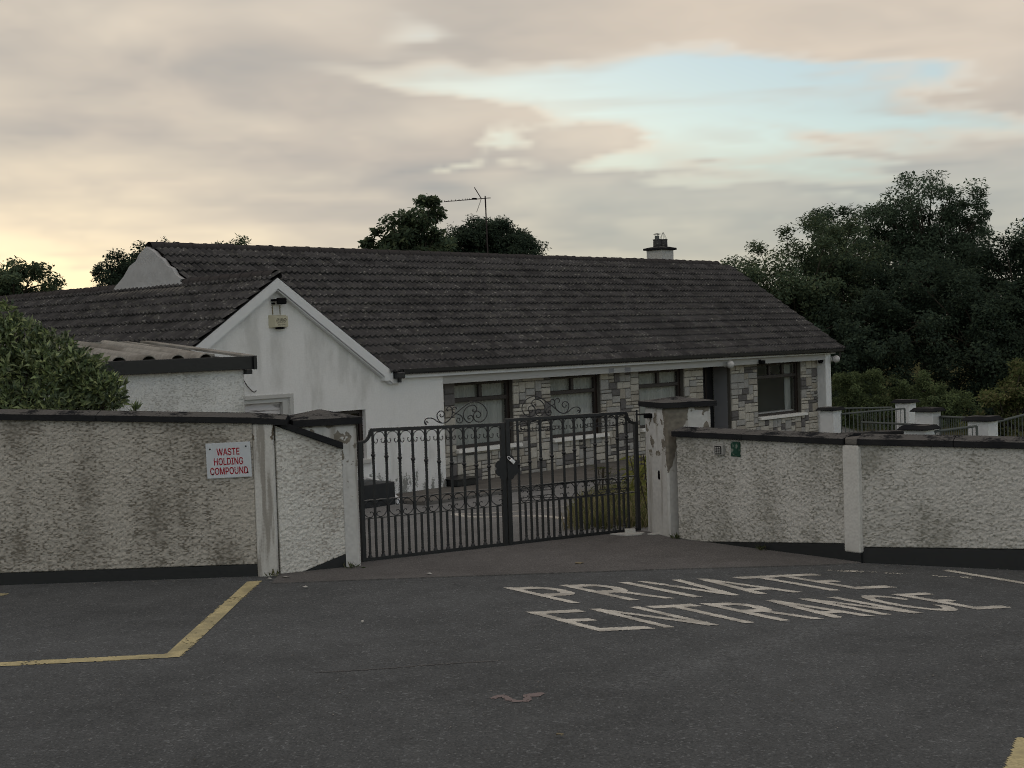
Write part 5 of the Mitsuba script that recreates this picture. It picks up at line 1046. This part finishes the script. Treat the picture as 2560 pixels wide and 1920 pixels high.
# leaves sit in whorls round shoot tips
reps = 5; Cw = np.repeat(C, reps, 0) + g.normal(0, 0.022, (len(C) * reps, 3)); Dw = np.repeat(D, reps, 0) * 0.75 + g.normal(0, 0.62, (len(C) * reps, 3)) + np.array([0, 0, 0.30])
vis = Cw[:, 1] - 14.5 + 0.25 * np.abs(Cw[:, 2] - 2.2)
LV, LF = leaf_quads(Cw, Dw, 0.105, 0.038, g)
LC = tones(len(Cw), LAUREL, g, 5) * np.repeat(np.repeat(g.uniform(0.55, 1.35, (len(C), 1)), reps, 0), 5, 0)
# shown largest: nearest to the road
order = np.argsort(Cw[:, 1] - 0.8 * (Dw[:, 1] < 0))
first = order[:300]; others = order[300:]
for i in first:
    obj('leaf', (LV[i * 5:i * 5 + 5], LF[:4] * 1), 'mat_gloss_leaf', LB, color=LC[i * 5:i * 5 + 5])
vi = (others[:, None] * 5 + np.arange(5)).ravel(); nf = (np.arange(len(others))[:, None, None] * 5 + LF[:4][None]).reshape(-1, 3)
obj('foliage', (LV[vi], nf), 'mat_gloss_leaf', LB, color=LC[vi], kind='stuff')
stems = [tube(smooth_curve([(-5.1 + 0.1 * q, 15.3, 0.0), (-5.1 + 0.2 * q, 15.25, 1.0), (C[i][0], C[i][1], C[i][2])], 4), np.linspace(0.03, 0.006, 9), 5, caps=False) for q, i in zip(g.uniform(-2, 2, 60), g.integers(0, len(C), 60))]
obj('stem', join(stems), 'mat_bark', LB)
k = thing('sprout', 'small green sprout growing on the left wall coping', 'plant')
c = np.array([[-3.83, 13.80, 1.70]]) + g.normal(0, 0.012, (26, 3)); d = g.normal(0, 0.6, (26, 3)) + np.array([0.05, 0, 0.9])
v, f = leaf_quads(c, d, 0.11, 0.022, g); obj('leaves', (v, f), 'mat_leaf', k, color=tones(26, LAUREL, g, 5))
obj('stem', tube([(-3.83, 13.80, 1.60), (-3.83, 13.80, 1.74)], 0.006, 5), 'mat_bark', k)

# rough grass and weeds just inside the gate on the right
def blades(poly, n, h, seed, pal, lean=0.35, w=0.007):
    g = np.random.default_rng(seed); x0, y0, x1, y1 = poly.bounds; P = []
    while len(P) < n:
        q = np.column_stack([g.uniform(x0, x1, 4 * n), g.uniform(y0, y1, 4 * n)]); q = q[shapely.contains_xy(poly, q[:, 0], q[:, 1])]
        dens = meshkit.fbm(np.column_stack([q * 1.7, np.zeros(len(q))]), 3, seed); P += list(q[dens + g.uniform(-0.15, 0.15, len(q)) > 0.42])
    P = np.array(P[:n]); z = yard_z(P[:, 0], P[:, 1]); H = h * g.uniform(0.35, 1.3, n) * (0.6 + 0.8 * meshkit.fbm(np.column_stack([P * 1.1, np.zeros(n)]), 2, seed + 1))
    a = g.uniform(0, 2 * np.pi, n); s = np.column_stack([np.cos(a), np.sin(a), np.zeros(n)]); l = g.normal(0, lean, (n, 3)) * np.array([1, 1, 0])
    b = np.column_stack([P, z]); up = np.array([0, 0, 1.0])
    v = np.stack([b - s * w, b + s * w, b + up * H[:, None] * 0.6 + l * H[:, None] * 0.35 - s * w * 0.8, b + up * H[:, None] * 0.6 + l * H[:, None] * 0.35 + s * w * 0.8, b + up * H[:, None] * 0.92 + l * H[:, None]], 1).reshape(-1, 3)
    k = np.arange(n)[:, None] * 5
    f = np.vstack([k + [0, 1, 3], k + [0, 3, 2], k + [2, 3, 4]])
    return (v, f), tones(n, pal, g, 5)
GP = Polygon([(0.55, 16.4), (1.55, 16.35), (3.4, 16.2), (3.2, 22.5), (1.75, 24.0), (0.95, 20.2), (0.70, 18.0)])
m, c = blades(GP, 11000, 0.24, 91, [(0.21, 0.195, 0.10), (0.17, 0.18, 0.075), (0.29, 0.255, 0.15), (0.12, 0.14, 0.06)])
obj('rough_grass', m, 'mat_leaf', None, color=c, label='tall rough grass turning yellow behind the right gate leaf', kind='stuff')
g = np.random.default_rng(5)
def weed(label, x, y, h, n, pal, L, W, seed):
    g = np.random.default_rng(seed); k = thing('weed_plant', label, 'plant'); z0 = float(yard_z(np.array(x), np.array(y)))
    t = g.uniform(0.25, 1.0, n); c = np.column_stack([x + g.normal(0, 0.07, n), y + g.normal(0, 0.07, n), z0 + t * h]); d = g.normal(0, 1, (n, 3)) * np.array([1, 1, 0.35]) + np.array([0, 0, -0.1])
    v, f = leaf_quads(c, d, L, W, g, 0.7); obj('leaves', (v, f), 'mat_leaf', k, color=tones(n, pal, g, 5))
    obj('stem', join([tube([(x, y, z0), (x + q[0], y + q[1], z0 + h)], 0.007, 5) for q in g.normal(0, 0.08, (4, 2))]), 'mat_bark', k)
YEL = [(0.24, 0.25, 0.075), (0.17, 0.19, 0.06), (0.28, 0.27, 0.10)]
weed('yellow green weed beside the hinge post of the right gate leaf', 1.72, 18.6, 0.72, 46, YEL, 0.24, 0.05, 1)
weed('taller yellow green weed against the right gate pillar', 1.66, 16.75, 0.85, 40, YEL, 0.15, 0.035, 2)
weed('dark weed at the far end of the rough grass', 2.05, 22.0, 0.60, 60, [(0.05, 0.07, 0.025), (0.07, 0.085, 0.03)], 0.18, 0.04, 3)
weed('straggly weed with pale arching leaves in the rough grass', 1.35, 21.2, 0.55, 34, [(0.14, 0.13, 0.09), (0.07, 0.085, 0.03)], 0.28, 0.02, 4)

# small tufts in the joint at the foot of the walls
for i, (x, y, tx) in enumerate(((1.78, 15.17, 'small weed in the joint between the right pillar and the right wall'), (-1.70, 13.90, 'small weed at the foot of the left gate pillar'), (-2.44, 13.56, 'tiny weed at the foot of the corner pilaster'), (2.55, 14.20, 'tiny weed at the foot of the right wall'))):
    gw = np.random.default_rng(60 + i); k = tag(None or f'wall_weed_{i:03d}' if i else 'wall_weed', tx, 'plant'); n = 22
    c = np.array([x, y, 0.01]) + gw.normal(0, 0.03, (n, 3)) * np.array([1, 0.6, 0]); d = gw.normal(0, 0.8, (n, 3)) + np.array([0, 0, 0.9])
    v, f = leaf_quads(c, d, 0.07, 0.014, gw); scene[k] = mikit.ply((v, f), 'mat_leaf', color=tones(n, [(0.09, 0.11, 0.05), (0.14, 0.14, 0.07), (0.06, 0.08, 0.04)], gw, 5))

GROUPS = {'wrought_iron_gate': 'leaves of the entrance gate', 'gate_pillar': 'pillars of the entrance gate', 'ramp_pier': 'white piers of the ramp', 'ramp_railing': 'grey railings of the ramp', 'globe_lamp': 'globe lamps on the bungalow',
          'yellow_bay_line': 'yellow bay lines on the car park', 'yard_bay_line': 'bay lines inside the gate', 'road_word': 'words painted on the asphalt', 'roadside_wall': 'walls right of the gate', 'paper_scrap': 'scraps of paper on the ground',
          'dead_leaf': 'dead leaves on the ground', 'weed_plant': 'weeds inside the gate', 'wall_weed': 'weeds at the foot of the walls', 'shade_tree': 'dark trees on the right'}
for k, d in labels.items():
    for name, group in GROUPS.items():
        if 'category' in d and (k == name or (k.startswith(name + '_') and k[len(name) + 1:].isdigit())): d['group'] = group
